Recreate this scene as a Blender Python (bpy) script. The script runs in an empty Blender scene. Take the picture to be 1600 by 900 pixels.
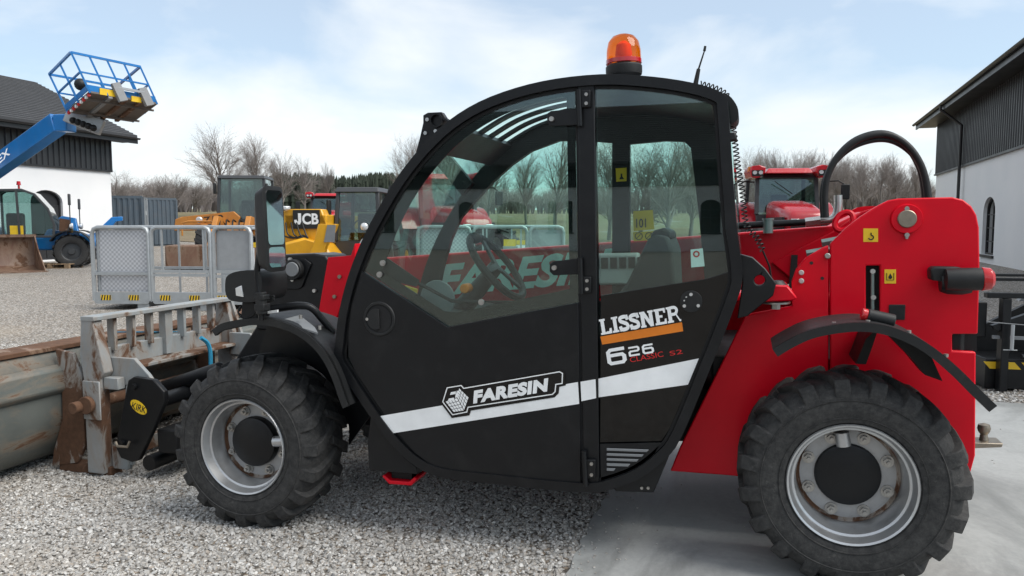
import bpy, bmesh, math, random
import numpy as np
from mathutils import Vector, Matrix, geometry
R = math.radians
PI = math.pi
rnd = random.Random(7)
scene = bpy.context.scene
COL = scene.collection

# ------------------------------------------------------------------ camera
CAM_F, CAM_YAW, CAM_PITCH, CAM_H = 1200.0, R(17.1), R(4.76), 1.36
cam_data = bpy.data.cameras.new('camera')
cam_data.sensor_width = 36.0
cam_data.lens = 36.0 * CAM_F / 1600.0
cam_data.clip_start, cam_data.clip_end = 0.05, 3000.0
camera = bpy.data.objects.new('camera', cam_data)
COL.objects.link(camera)
camera.location = (0, 0, CAM_H)
camera.rotation_euler = (PI / 2 - CAM_PITCH, 0, CAM_YAW)
scene.camera = camera

# ------------------------------------------------------------------ sky, sun, exposure
SUN_EL, SUN_AZ = R(50), R(94)          # azimuth measured from +Y towards +X
world = bpy.data.worlds.new('World')
scene.world = world
world.use_nodes = True
wn, wl = world.node_tree.nodes, world.node_tree.links
wn.clear()
w_out = wn.new('ShaderNodeOutputWorld')
w_bg = wn.new('ShaderNodeBackground'); w_bg.inputs['Strength'].default_value = 0.125
w_sky = wn.new('ShaderNodeTexSky'); w_sky.sky_type = 'NISHITA'; w_sky.sun_disc = False
w_sky.sun_elevation = SUN_EL; w_sky.sun_rotation = SUN_AZ
w_sky.air_density = 1.0; w_sky.dust_density = 0.8; w_sky.ozone_density = 1.6
w_tc = wn.new('ShaderNodeTexCoord')
w_map = wn.new('ShaderNodeMapping'); w_map.inputs['Scale'].default_value = (1.0, 1.0, 2.3)
w_map.inputs['Location'].default_value = (0.15, 0.45, 0.62)
w_n1 = wn.new('ShaderNodeTexNoise'); w_n1.inputs['Scale'].default_value = 2.7
w_n1.inputs['Detail'].default_value = 9; w_n1.inputs['Roughness'].default_value = 0.5
w_n1.inputs['Distortion'].default_value = 0.35
w_ramp = wn.new('ShaderNodeValToRGB')
w_ramp.color_ramp.elements[0].position = 0.42; w_ramp.color_ramp.elements[0].color = (0.42, 0.42, 0.42, 1)
w_ramp.color_ramp.elements[1].position = 0.61; w_ramp.color_ramp.elements[1].color = (0.93, 0.93, 0.93, 1)
w_mix = wn.new('ShaderNodeMix'); w_mix.data_type = 'RGBA'
w_mix.inputs[7].default_value = (4.8, 4.95, 5.0, 1)
wl.new(w_tc.outputs['Generated'], w_map.inputs['Vector'])
wl.new(w_map.outputs['Vector'], w_n1.inputs['Vector'])
wl.new(w_n1.outputs['Fac'], w_ramp.inputs['Fac'])
wl.new(w_ramp.outputs['Color'], w_mix.inputs[0])
w_tint = wn.new('ShaderNodeMix'); w_tint.data_type = 'RGBA'; w_tint.blend_type = 'MULTIPLY'; w_tint.inputs[0].default_value = 1.0
w_tint.inputs[7].default_value = (0.47, 0.66, 0.745, 1)
wl.new(w_sky.outputs['Color'], w_tint.inputs[6]); wl.new(w_tint.outputs[2], w_mix.inputs[6])
wl.new(w_mix.outputs[2], w_bg.inputs['Color'])
wl.new(w_bg.outputs['Background'], w_out.inputs['Surface'])

sun_data = bpy.data.lights.new('sun', 'SUN')
sun_data.energy = 2.1
sun_data.angle = R(42)
sun_data.color = (1.0, 0.95, 0.88)
sun = bpy.data.objects.new('sun', sun_data)
COL.objects.link(sun)
_sd = Vector((math.sin(SUN_AZ) * math.cos(SUN_EL), math.cos(SUN_AZ) * math.cos(SUN_EL), math.sin(SUN_EL)))
sun.rotation_euler = (-_sd).to_track_quat('-Z', 'Y').to_euler()
sun.location = (20, 10, 30)

scene.view_settings.view_transform = 'Standard'
scene.view_settings.look = 'None'
scene.view_settings.exposure = 0.82
scene.view_settings.gamma = 1.0
scene.view_settings.use_curve_mapping = False
scene.cycles.use_denoising = True
scene.cycles.max_bounces = 8
scene.cycles.transparent_max_bounces = 24
scene.cycles.caustics_reflective = False
scene.cycles.caustics_refractive = False

# ------------------------------------------------------------------ measuring helpers (metres from the photograph's perspective)
_r = np.array([math.cos(CAM_YAW), math.sin(CAM_YAW), 0.0])
_h = np.array([-math.sin(CAM_YAW), math.cos(CAM_YAW), 0.0])
_f = _h * math.cos(CAM_PITCH) - np.array([0, 0, math.sin(CAM_PITCH)])
_u = np.cross(_r, _f)
_C = np.array([0, 0, CAM_H])
def ray(x, y): return _f + _r * ((x - 800) / CAM_F) - _u * ((y - 450) / CAM_F)
def atX(x, y, X): d = ray(x, y); return _C + d * (X / d[0])
def atY(x, y, Y): d = ray(x, y); return _C + d * (Y / d[1])
def atD(x, y, D): return _C + ray(x, y) * D
TILT, PIVX = R(-1.83), 0.385           # the yard falls gently towards the machine's nose
def w2m(p):
    x, y, z = p; x = x - PIVX
    return np.array([x * math.cos(TILT) - z * math.sin(TILT) + PIVX, y, x * math.sin(TILT) + z * math.cos(TILT)])
_C2 = w2m(_C)
def mp(x, y, Y):
    d = w2m(_C + ray(x, y)) - _C2
    p = _C2 + d * ((Y - _C2[1]) / d[1])
    return (float(p[0]), float(p[2]))
def mpl(pts, Y): return [mp(x, y, Y) for x, y in pts]

def sstep(a, b, x):
    t = np.clip((x - a) / (b - a), 0, 1); return t * t * (3 - 2 * t)
def gz(x, y):
    """ground height"""
    x = np.asarray(x, float); y = np.asarray(y, float)
    loc = 0.032 * (np.clip(x, -3.6, 0.6) - 0.385)
    d = np.hypot(x, y) * np.where(y > 0, 1, 0)
    return loc + 0.12 * sstep(8, 26, d) + 2.3 * sstep(36, 80, d) + 3.5 * sstep(80, 260, d)
def bg(px, D):
    """ground point in column px at depth D"""
    p = atD(px, 400, D); return float(p[0]), float(p[1]), float(gz(p[0], p[1]))
def zpx(py, D): return float(atD(800, py, D)[2])

# ------------------------------------------------------------------ mesh helpers
class MB:
    def __init__(s): s.v = []; s.f = []
    def add(s, v, f):
        o = len(s.v); s.v += [tuple(p) for p in v]; s.f += [tuple(i + o for i in q) for q in f]; return s
    def box(s, x0, x1, y0, y1, z0, z1):
        if x0 > x1: x0, x1 = x1, x0
        if y0 > y1: y0, y1 = y1, y0
        if z0 > z1: z0, z1 = z1, z0
        v = [(x0,y0,z0),(x1,y0,z0),(x1,y1,z0),(x0,y1,z0),(x0,y0,z1),(x1,y0,z1),(x1,y1,z1),(x0,y1,z1)]
        return s.add(v, [(0,3,2,1),(4,5,6,7),(0,1,5,4),(1,2,6,5),(2,3,7,6),(3,0,4,7)])
    def hexa(s, a, b):
        """two quads a (bottom) and b (top), same order counter-clockwise from above"""
        return s.add(list(a) + list(b), [(0,3,2,1),(4,5,6,7),(0,1,5,4),(1,2,6,5),(2,3,7,6),(3,0,4,7)])
    def obox(s, c, ax, ay, az):
        c, ax, ay, az = map(Vector, (c, ax, ay, az))
        v = [c - ax - ay - az, c + ax - ay - az, c + ax + ay - az, c - ax + ay - az, c - ax - ay + az, c + ax - ay + az, c + ax + ay + az, c - ax + ay + az]
        return s.add(v, [(0,3,2,1),(4,5,6,7),(0,1,5,4),(1,2,6,5),(2,3,7,6),(3,0,4,7)])
    def bar(s, p, q, w, h, up=(0, 0, 1)):
        p, q = Vector(p), Vector(q); d = q - p; up = Vector(up)
        sd = d.cross(up)
        if sd.length < 1e-6: sd = d.cross(Vector((1, 0, 0)))
        sd.normalize(); u2 = sd.cross(d).normalized()
        return s.obox((p + q) / 2, d / 2, sd * w / 2, u2 * h / 2)
    def prism(s, loops, a, b, axis='y'):
        """polygon loops (first outer, then holes) in the plane across axis, between a and b"""
        if not isinstance(loops[0][0], (tuple, list)): loops = [loops]
        flat = [p for l in loops for p in l]
        tris = geometry.tessellate_polygon([[Vector((p[0], p[1], 0)) for p in l] for l in loops])
        def mk(p, t):
            return (p[0], t, p[1]) if axis == 'y' else ((t, p[0], p[1]) if axis == 'x' else (p[0], p[1], t))
        n = len(flat)
        v = [mk(p, a) for p in flat] + [mk(p, b) for p in flat]
        f = []
        for t in tris:
            A, B, D_ = (Vector((*flat[i], 0)) for i in t)
            ccw = (B - A).cross(D_ - A).z > 0
            t = tuple(t) if ccw else (t[0], t[2], t[1])
            f.append(t); f.append(tuple(i + n for i in reversed(t)))
        o = 0
        for l in loops:
            m = len(l)
            for i in range(m):
                j = (i + 1) % m
                f.append((o + i, o + j, o + j + n, o + i + n))
            o += m
        return s.add(v, f)
    def cyl(s, p, q, r0, r1=None, n=16, cap=True):
        r1 = r0 if r1 is None else r1
        p, q = Vector(p), Vector(q); d = (q - p).normalized()
        a = d.orthogonal().normalized(); b = d.cross(a)
        v = []
        for k in range(n):
            t = 2 * PI * k / n; e = a * math.cos(t) + b * math.sin(t)
            v.append(p + e * r0); v.append(q + e * r1)
        f = [(2*k, (2*k+2) % (2*n), (2*k+3) % (2*n), 2*k+1) for k in range(n)]
        if cap: f += [tuple(2*k for k in reversed(range(n))), tuple(2*k+1 for k in range(n))]
        return s.add(v, f)
    def tube(s, path, r, n=8, closed=False):
        path = [Vector(p) for p in path]; m = len(path)
        rs = r if isinstance(r, (list, tuple)) else [r] * m
        T = []
        for i in range(m):
            a = path[(i-1) % m] if (closed or i > 0) else path[0]
            b = path[(i+1) % m] if (closed or i < m-1) else path[-1]
            T.append((b - a).normalized())
        e = T[0].orthogonal().normalized(); v = []
        for i in range(m):
            e = (e - T[i] * e.dot(T[i])).normalized(); b = T[i].cross(e)
            for k in range(n):
                t = 2 * PI * k / n
                v.append(path[i] + (e * math.cos(t) + b * math.sin(t)) * rs[i])
        f = []
        for i in range(m if closed else m - 1):
            j = (i + 1) % m
            for k in range(n):
                l = (k + 1) % n
                f.append((i*n+k, i*n+l, j*n+l, j*n+k))
        if not closed: f += [tuple(reversed(range(n))), tuple((m-1)*n + k for k in range(n))]
        return s.add(v, f)
    def lathe(s, prof, c, axis='y', n=48, closed=False):
        """prof: (radius, offset along axis)"""
        c = Vector(c); m = len(prof); v = []
        for k in range(n):
            t = 2 * PI * k / n; cs, sn = math.cos(t), math.sin(t)
            for r, o in prof:
                if axis == 'y': v.append((c.x + r*cs, c.y + o, c.z + r*sn))
                elif axis == 'x': v.append((c.x + o, c.y + r*cs, c.z + r*sn))
                else: v.append((c.x + r*cs, c.y + r*sn, c.z + o))
        f = []
        for k in range(n):
            l = (k + 1) % n
            for i in range(m if closed else m - 1):
                j = (i + 1) % m
                f.append((k*m+i, l*m+i, l*m+j, k*m+j))
        return s.add(v, f)
    def sheet(s, pts, y0, y1, t, axis='y'):
        """open (x,z) path swept from y0 to y1 with thickness t (to the path's left side)"""
        P = [Vector((p[0], p[1])) for p in pts]; n = len(P); off = []
        for i in range(n):
            d = (P[min(i+1, n-1)] - P[max(i-1, 0)]).normalized()
            off.append(P[i] + Vector((-d.y, d.x)) * t)
        loop = [tuple(p) for p in P] + [tuple(p) for p in reversed(off)]
        return s.prism(loop, y0, y1, axis)
    def ball(s, c, rx, ry=None, rz=None, n=12, m=8):
        ry = rx if ry is None else ry; rz = rx if rz is None else rz
        v = [(c[0], c[1], c[2] + rz)]
        for i in range(1, m):
            a = PI * i / m
            for k in range(n):
                t = 2 * PI * k / n
                v.append((c[0] + rx*math.sin(a)*math.cos(t), c[1] + ry*math.sin(a)*math.sin(t), c[2] + rz*math.cos(a)))
        v.append((c[0], c[1], c[2] - rz)); f = []
        for k in range(n):
            f.append((0, 1 + k, 1 + (k+1) % n))
            for i in range(m - 2):
                f.append((1+i*n+k, 1+(i+1)*n+k, 1+(i+1)*n+(k+1) % n, 1+i*n+(k+1) % n))
            f.append((len(v)-1, 1+(m-2)*n+(k+1) % n, 1+(m-2)*n+k))
        return s.add(v, f)
    def build(s, name, mat, parent=None, bevel=0, smooth=35, seg=2, loc=None, rz=None):
        me = bpy.data.meshes.new(name)
        org = Vector((0, 0, 0))
        if parent is not None:
            root = parent
            while root.parent is not None: root = root.parent
            if 'org' in ORG.get(root.name, {}): org = Vector(ORG[root.name]['org'])
        me.from_pydata([tuple(Vector(p) - org) for p in s.v], [], s.f)
        bm = bmesh.new(); bm.from_mesh(me)
        bmesh.ops.recalc_face_normals(bm, faces=bm.faces)
        bm.to_mesh(me); bm.free()
        me.materials.append(MAT[mat] if isinstance(mat, str) else mat)
        if smooth:
            me.shade_smooth(); me.set_sharp_from_angle(angle=R(smooth))
        o = bpy.data.objects.new(name, me); COL.objects.link(o)
        if parent is not None: o.parent = parent
        if loc is not None: o.location = loc
        if rz is not None: o.rotation_euler.z = rz
        if bevel:
            b = o.modifiers.new('bevel', 'BEVEL'); b.width = bevel; b.segments = seg
            b.limit_method = 'ANGLE'; b.angle_limit = R(38)
        return o
ORG = {}
def thing(name, label, cat, loc=(0, 0, 0), rz=0.0, group=None, world_coords=False):
    """an Empty at the thing's base; with world_coords its parts are given in scene metres"""
    o = bpy.data.objects.new(name, None); COL.objects.link(o)
    o.empty_display_size = 0.2; o.location = loc; o.rotation_euler = (0, 0, rz)
    tag(o, label, cat, group)
    if world_coords: ORG[o.name] = {'org': loc}
    return o
def tag(o, label, cat, group=None):
    o['label'] = label; o['category'] = cat
    if group: o['group'] = group
    return o
def struct(o): o['kind'] = 'structure'; return o
def stuff(o, label=None, cat=None):
    o['kind'] = 'stuff'
    if label: o['label'] = label
    if cat: o['category'] = cat
    return o
def copy_tree(o, parent=None):
    c = o.copy(); COL.objects.link(c); c.parent = parent
    for ch in o.children: copy_tree(ch, c)
    return c
def box(*a): return MB().box(*a)
def arcpts(cx, cz, r, a0, a1, n, rz=None):
    rz = r if rz is None else rz
    return [(cx + r*math.cos(R(a0+(a1-a0)*i/n)), cz + rz*math.sin(R(a0+(a1-a0)*i/n))) for i in range(n+1)]
def rrect(x0, x1, z0, z1, r, n=5):
    return (arcpts(x1-r, z1-r, r, 0, 90, n) + arcpts(x0+r, z1-r, r, 90, 180, n) + arcpts(x0+r, z0+r, r, 180, 270, n) + arcpts(x1-r, z0+r, r, 270, 360, n))
def smoothpath(pts, k=4, closed=False):
    """Catmull-Rom through 2D/3D points"""
    P = [np.array(p, float) for p in pts]; n = len(P); out = []
    for i in range(n if closed else n - 1):
        p0 = P[(i-1) % n] if closed or i > 0 else P[0]; p1 = P[i]; p2 = P[(i+1) % n]
        p3 = P[(i+2) % n] if closed or i < n-2 else P[-1]
        for j in range(k):
            t = j / k
            out.append(tuple(0.5*((2*p1)+(-p0+p2)*t+(2*p0-5*p1+4*p2-p3)*t*t+(-p0+3*p1-3*p2+p3)*t**3)))
    if not closed: out.append(tuple(P[-1]))
    return out
def inset(loop, d):
    """move a closed 2D loop inwards by d"""
    n = len(loop); a = sum(loop[i][0]*loop[(i+1) % n][1]-loop[(i+1) % n][0]*loop[i][1] for i in range(n))
    sg = 1 if a > 0 else -1; out = []
    for i in range(n):
        p, q, r_ = Vector(loop[i-1]), Vector(loop[i]), Vector(loop[(i+1) % n])
        d1 = (q-p).normalized(); d2 = (r_-q).normalized()
        n1 = Vector((-d1.y, d1.x))*sg; n2 = Vector((-d2.y, d2.x))*sg
        m = n1 + n2
        if m.length < 1e-6: m = n1
        m.normalize(); c = max(0.35, m.dot(n1))
        out.append(tuple(q + m * d / c))
    return out
def text_mesh(s, offset=0.0, shear=0.0, sx=1.0, space=1.0):
    """2D triangles of a line of the built-in lettering, normalised to its own box: ((x,y)..), faces, aspect"""
    cu = bpy.data.curves.new('lettering', 'FONT'); cu.body = s; cu.size = 1; cu.offset = offset; cu.shear = shear
    cu.space_character = space; cu.resolution_u = 4
    ob = bpy.data.objects.new('lettering', cu); COL.objects.link(ob)
    me = bpy.data.meshes.new_from_object(ob)
    v = [(p.co.x, p.co.y) for p in me.vertices]; f = [tuple(p.vertices) for p in me.polygons]
    bpy.data.objects.remove(ob); bpy.data.curves.remove(cu); bpy.data.meshes.remove(me)
    x0 = min(p[0] for p in v); x1 = max(p[0] for p in v); y0 = min(p[1] for p in v); y1 = max(p[1] for p in v)
    return [((p[0]-x0)/(x1-x0), (p[1]-y0)/(y1-y0)) for p in v], f
def letters(mb, s, o, ex, ey, **k):
    """lettering filling the parallelogram o, o+ex, o+ey"""
    v, f = text_mesh(s, **k); o, ex, ey = Vector(o), Vector(ex), Vector(ey)
    return mb.add([o + ex*p[0] + ey*p[1] for p in v], f)

# ------------------------------------------------------------------ materials
MAT = {}
def _mat(name):
    m = bpy.data.materials.new(name); m.use_nodes = True; MAT[name] = m
    nt = m.node_tree; return m, nt.nodes, nt.links, nt.nodes['Principled BSDF']
def _noise(n, l, scale, detail=5, rough=0.55, dist=0.0, coord='Object', sc=None):
    tc = n.new('ShaderNodeTexCoord'); t = n.new('ShaderNodeTexNoise')
    t.inputs['Scale'].default_value = scale; t.inputs['Detail'].default_value = detail
    t.inputs['Roughness'].default_value = rough; t.inputs['Distortion'].default_value = dist
    if sc:
        mpn = n.new('ShaderNodeMapping'); mpn.inputs['Scale'].default_value = sc
        l.new(tc.outputs[coord], mpn.inputs['Vector']); l.new(mpn.outputs['Vector'], t.inputs['Vector'])
    else: l.new(tc.outputs[coord], t.inputs['Vector'])
    return t.outputs['Fac']
def _ramp(n, l, fac, p0, p1, c0=(0, 0, 0, 1), c1=(1, 1, 1, 1)):
    r = n.new('ShaderNodeValToRGB'); e = r.color_ramp.elements
    e[0].position, e[1].position = p0, p1; e[0].color, e[1].color = c0, c1
    l.new(fac, r.inputs['Fac']); return r.outputs['Color']
def _mix(n, l, fac, a, b):
    m = n.new('ShaderNodeMix'); m.data_type = 'RGBA'
    for s_, x in ((m.inputs[0], fac), (m.inputs[6], a), (m.inputs[7], b)):
        if isinstance(x, (int, float)): s_.default_value = x
        elif isinstance(x, tuple): s_.default_value = (*x[:3], 1)
        else: l.new(x, s_)
    return m.outputs[2]
def _bump(n, l, b, h, strength=0.3, dist=0.01):
    k = n.new('ShaderNodeBump'); k.inputs['Strength'].default_value = strength; k.inputs['Distance'].default_value = dist
    l.new(h, k.inputs['Height']); l.new(k.outputs['Normal'], b.inputs['Normal'])
def plain(name, col, rough=0.5, metal=0.0, coat=0.0, dirt=0.0, dirtcol=(0.30, 0.27, 0.23), scale=6, bump=0.0, bscale=60, spec=0.5, rvar=0.12):
    m, n, l, b = _mat(name)
    b.inputs['Metallic'].default_value = metal; b.inputs['Coat Weight'].default_value = coat
    b.inputs['Coat Roughness'].default_value = 0.12; b.inputs['Specular IOR Level'].default_value = spec
    nz = _noise(n, l, scale, 8, 0.62)
    var = _mix(n, l, _ramp(n, l, nz, 0.3, 0.75), tuple(c*0.88 for c in col), tuple(min(1, c*1.08) for c in col))
    if dirt:
        d = _ramp(n, l, _noise(n, l, scale*2.3, 9, 0.68, 0.4), 0.50, 0.82, (0, 0, 0, 1), (dirt, dirt, dirt, 1))
        var = _mix(n, l, d, var, dirtcol)
    l.new(var, b.inputs['Base Color'])
    rr = n.new('ShaderNodeMapRange'); rr.inputs['To Min'].default_value = max(0.03, rough-rvar); rr.inputs['To Max'].default_value = min(1, rough+rvar)
    l.new(_noise(n, l, scale*1.7, 6), rr.inputs['Value']); l.new(rr.outputs['Result'], b.inputs['Roughness'])
    if bump: _bump(n, l, b, _noise(n, l, bscale, 4), bump, 0.004)
    return m
def glass(name, tint, refl=1.0, rough=0.0):
    """thin pane: tinted see-through with the mirror share a sheet of glass has"""
    m, n, l, b = _mat(name); n.remove(b)
    o = n['Material Output']; t = n.new('ShaderNodeBsdfTransparent'); t.inputs['Color'].default_value = (*tint, 1)
    g = n.new('ShaderNodeBsdfGlossy'); g.inputs['Roughness'].default_value = rough; g.inputs['Color'].default_value = (1, 1, 1, 1)
    ge = n.new('ShaderNodeNewGeometry'); dt = n.new('ShaderNodeVectorMath'); dt.operation = 'DOT_PRODUCT'
    l.new(ge.outputs['Incoming'], dt.inputs[0]); l.new(ge.outputs['Normal'], dt.inputs[1])
    def mth(op, a, b_=None):
        q = n.new('ShaderNodeMath'); q.operation = op; q.use_clamp = op == 'MULTIPLY_ADD'
        for i_, x in enumerate((a, b_)):
            if x is None: continue
            if isinstance(x, (int, float)): q.inputs[i_].default_value = x
            else: l.new(x, q.inputs[i_])
        return q
    ab = mth('ABSOLUTE', dt.outputs['Value']); om = mth('SUBTRACT', 1.0, ab.outputs[0]); p5 = mth('POWER', om.outputs[0], 5.0)
    k = mth('MULTIPLY_ADD', p5.outputs[0], 0.96 * refl); k.inputs[2].default_value = 0.042 * refl   # Schlick
    mx = n.new('ShaderNodeMixShader')
    l.new(k.outputs[0], mx.inputs[0]); l.new(t.outputs[0], mx.inputs[1]); l.new(g.outputs[0], mx.inputs[2])
    l.new(mx.outputs[0], o.inputs['Surface']); return m
def rusty(name, col, amount=0.5, rough=0.6, metal=0.0, scale=5, sc=(1, 1, 0.45)):
    m, n, l, b = _mat(name)
    base = _mix(n, l, _ramp(n, l, _noise(n, l, scale*0.7, 7), 0.3, 0.7), tuple(c*0.78 for c in col), tuple(min(1, c*1.12) for c in col))
    big = _noise(n, l, scale, 10, 0.68, 0.6, sc=sc)
    mask = _ramp(n, l, big, 0.68-0.25*amount, 0.74-0.25*amount)
    rc = _mix(n, l, _noise(n, l, scale*7, 6), (0.055, 0.028, 0.016), (0.165, 0.082, 0.045))
    halo = _ramp(n, l, big, 0.56-0.25*amount, 0.74-0.25*amount, (0, 0, 0, 1), (0.6, 0.6, 0.6, 1))
    c = _mix(n, l, halo, base, (0.27, 0.20, 0.14)); c = _mix(n, l, mask, c, rc)
    l.new(c, b.inputs['Base Color'])
    rr = n.new('ShaderNodeMapRange'); rr.inputs['To Min'].default_value = rough-0.1; rr.inputs['To Max'].default_value = 0.9
    l.new(mask, rr.inputs['Value']); l.new(rr.outputs['Result'], b.inputs['Roughness'])
    b.inputs['Metallic'].default_value = metal
    _bump(n, l, b, _noise(n, l, scale*9, 6), 0.25, 0.006); return m
def emis(name, col, s):
    m, n, l, b = _mat(name); b.inputs['Base Color'].default_value = (*col, 1)
    return m

plain('red_paint', (0.66, 0.0, 0.014), 0.38, coat=0.08, dirt=0.06, dirtcol=(0.35, 0.03, 0.03), scale=3, rvar=0.06, spec=0.22)
plain('black_satin', (0.0055, 0.0063, 0.0078), 0.38, spec=0.34, dirt=0.16, dirtcol=(0.06, 0.06, 0.06), scale=4, bump=0.04, bscale=220)
plain('black_matte', (0.008, 0.0085, 0.0095), 0.52, spec=0.3, dirt=0.12, dirtcol=(0.05, 0.048, 0.045), scale=5, bump=0.06, bscale=300)
plain('black_gloss', (0.004, 0.0042, 0.0045), 0.05, dirt=0.35, dirtcol=(0.022, 0.022, 0.021), spec=0.42, scale=22, rvar=0.05)
plain('black_plastic', (0.014, 0.015, 0.016), 0.5, spec=0.35, dirt=0.3, dirtcol=(0.055, 0.053, 0.05), scale=7, bump=0.12, bscale=350)
plain('dark_void', (0.008, 0.008, 0.009), 0.8)
m, n, l, b = _mat('tyre_rubber')
_d = _ramp(n, l, _noise(n, l, 38, 12, 0.78, 0.3), 0.40, 0.80, (0.04, 0.04, 0.04, 1), (0.6, 0.6, 0.6, 1))
_c = _mix(n, l, _d, (0.0165, 0.017, 0.018), (0.115, 0.112, 0.107))
_s = _ramp(n, l, _noise(n, l, 9, 12, 0.8, 2.2, sc=(1, 3, 1)), 0.585, 0.625, (0, 0, 0, 1), (0.55, 0.55, 0.55, 1))
l.new(_mix(n, l, _s, _c, (0.085, 0.083, 0.08)), b.inputs['Base Color'])
b.inputs['Roughness'].default_value = 0.74; b.inputs['Specular IOR Level'].default_value = 0.35
_bump(n, l, b, _noise(n, l, 90, 8, 0.7), 0.4, 0.004)
plain('rim_silver', (0.52, 0.53, 0.54), 0.33, metal=0.75, dirt=0.35, dirtcol=(0.22, 0.19, 0.16), scale=7)
plain('rim_face', (0.46, 0.46, 0.46), 0.48, metal=0.25, dirt=0.45, dirtcol=(0.20, 0.15, 0.11), scale=9)
rusty('rust_ring', (0.32, 0.30, 0.28), 1.0, scale=9)
plain('bolt_steel', (0.42, 0.41, 0.39), 0.38, metal=0.85, dirt=0.5, dirtcol=(0.16, 0.12, 0.09), scale=30)
plain('steel', (0.55, 0.55, 0.54), 0.3, metal=0.9, dirt=0.2, scale=20)
plain('white_decal', (0.88, 0.90, 0.91), 0.42, dirt=0.07, scale=6)
plain('orange_decal', (0.72, 0.20, 0.012), 0.42)
plain('red_decal', (0.62, 0.02, 0.02), 0.4)
plain('yellow_decal', (0.83, 0.54, 0.02), 0.42, dirt=0.1)
plain('print_black', (0.012, 0.012, 0.012), 0.5)
plain('red_lens', (0.50, 0.008, 0.012), 0.14, coat=0.6)
plain('grey_trim', (0.20, 0.21, 0.22), 0.5, dirt=0.3)
plain('galvanised', (0.40, 0.425, 0.44), 0.46, metal=0.45, dirt=0.3, dirtcol=(0.28, 0.29, 0.29), scale=9)
plain('galvanised_plate', (0.38, 0.395, 0.41), 0.42, metal=0.5, dirt=0.3, dirtcol=(0.26, 0.27, 0.28), scale=7)
rusty('bucket_paint', (0.115, 0.127, 0.12), 0.47, scale=4.2, sc=(0.6, 0.55, 1.5))
rusty('bucket_rust', (0.20, 0.11, 0.07), 1.1, scale=4)
rusty('frame_paint', (0.28, 0.305, 0.315), 0.46, scale=5)
rusty('upright_paint', (0.28, 0.30, 0.31), 0.62, scale=4.5)
rusty('frame_rusty', (0.28, 0.29, 0.29), 0.9, scale=6)
plain('underside', (0.13, 0.11, 0.095), 0.7, dirt=.4, dirtcol=(.07,.05,.04), scale=2)
rusty('old_bucket', (0.16, 0.085, 0.055), 0.6, scale=2.5)
plain('blue_paint', (0.008, 0.175, 0.50), 0.32, coat=0.3, dirt=0.12, scale=2)
plain('yellow_paint', (0.72, 0.36, 0.012), 0.35, coat=0.25, dirt=0.25, dirtcol=(0.2, 0.13, 0.05), scale=2.5)
plain('orange_paint', (0.50, 0.20, 0.035), 0.5, dirt=0.75, dirtcol=(0.22, 0.13, 0.07), scale=3)
plain('tractor_red', (0.46, 0.012, 0.022), 0.25, coat=0.5, scale=2)
plain('cab_grey', (0.045, 0.048, 0.052), 0.45, scale=4)
plain('light_grey', (0.50, 0.50, 0.49), 0.5, dirt=0.2, scale=5)
plain('blue_strap', (0.03, 0.30, 0.50), 0.6)
plain('wood', (0.30, 0.21, 0.13), 0.8, dirt=0.5, dirtcol=(0.12, 0.09, 0.06), scale=8, bump=0.3)
plain('seat_fabric', (0.028, 0.029, 0.031), 0.75, scale=9)
plain('lamp_glass', (0.75, 0.77, 0.78), 0.12, metal=0.4, coat=0.8, scale=30)
plain('mirror', (0.86, 0.88, 0.88), 0.03, metal=1.0, rvar=0.015)
plain('brass_pin', (0.30, 0.26, 0.21), 0.4, metal=0.8, dirt=0.5, dirtcol=(0.12, 0.10, 0.08), scale=30)
plain('zinc_green', (0.20, 0.27, 0.26), 0.35, metal=0.5, scale=20)
glass('cab_glass', (0.865, 0.975, 0.945), 1.25)
glass('rear_glass', (0.845, 0.955, 0.925), 1.25)
glass('machine_glass', (0.66, 0.78, 0.76), 1.6)
glass('beacon_lens', (1.0, 0.40, 0.03), 0.8)
glass('house_glass', (0.10, 0.12, 0.13), 1.8)
glass('clear_lens', (0.85, 0.88, 0.88), 1.5)
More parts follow.
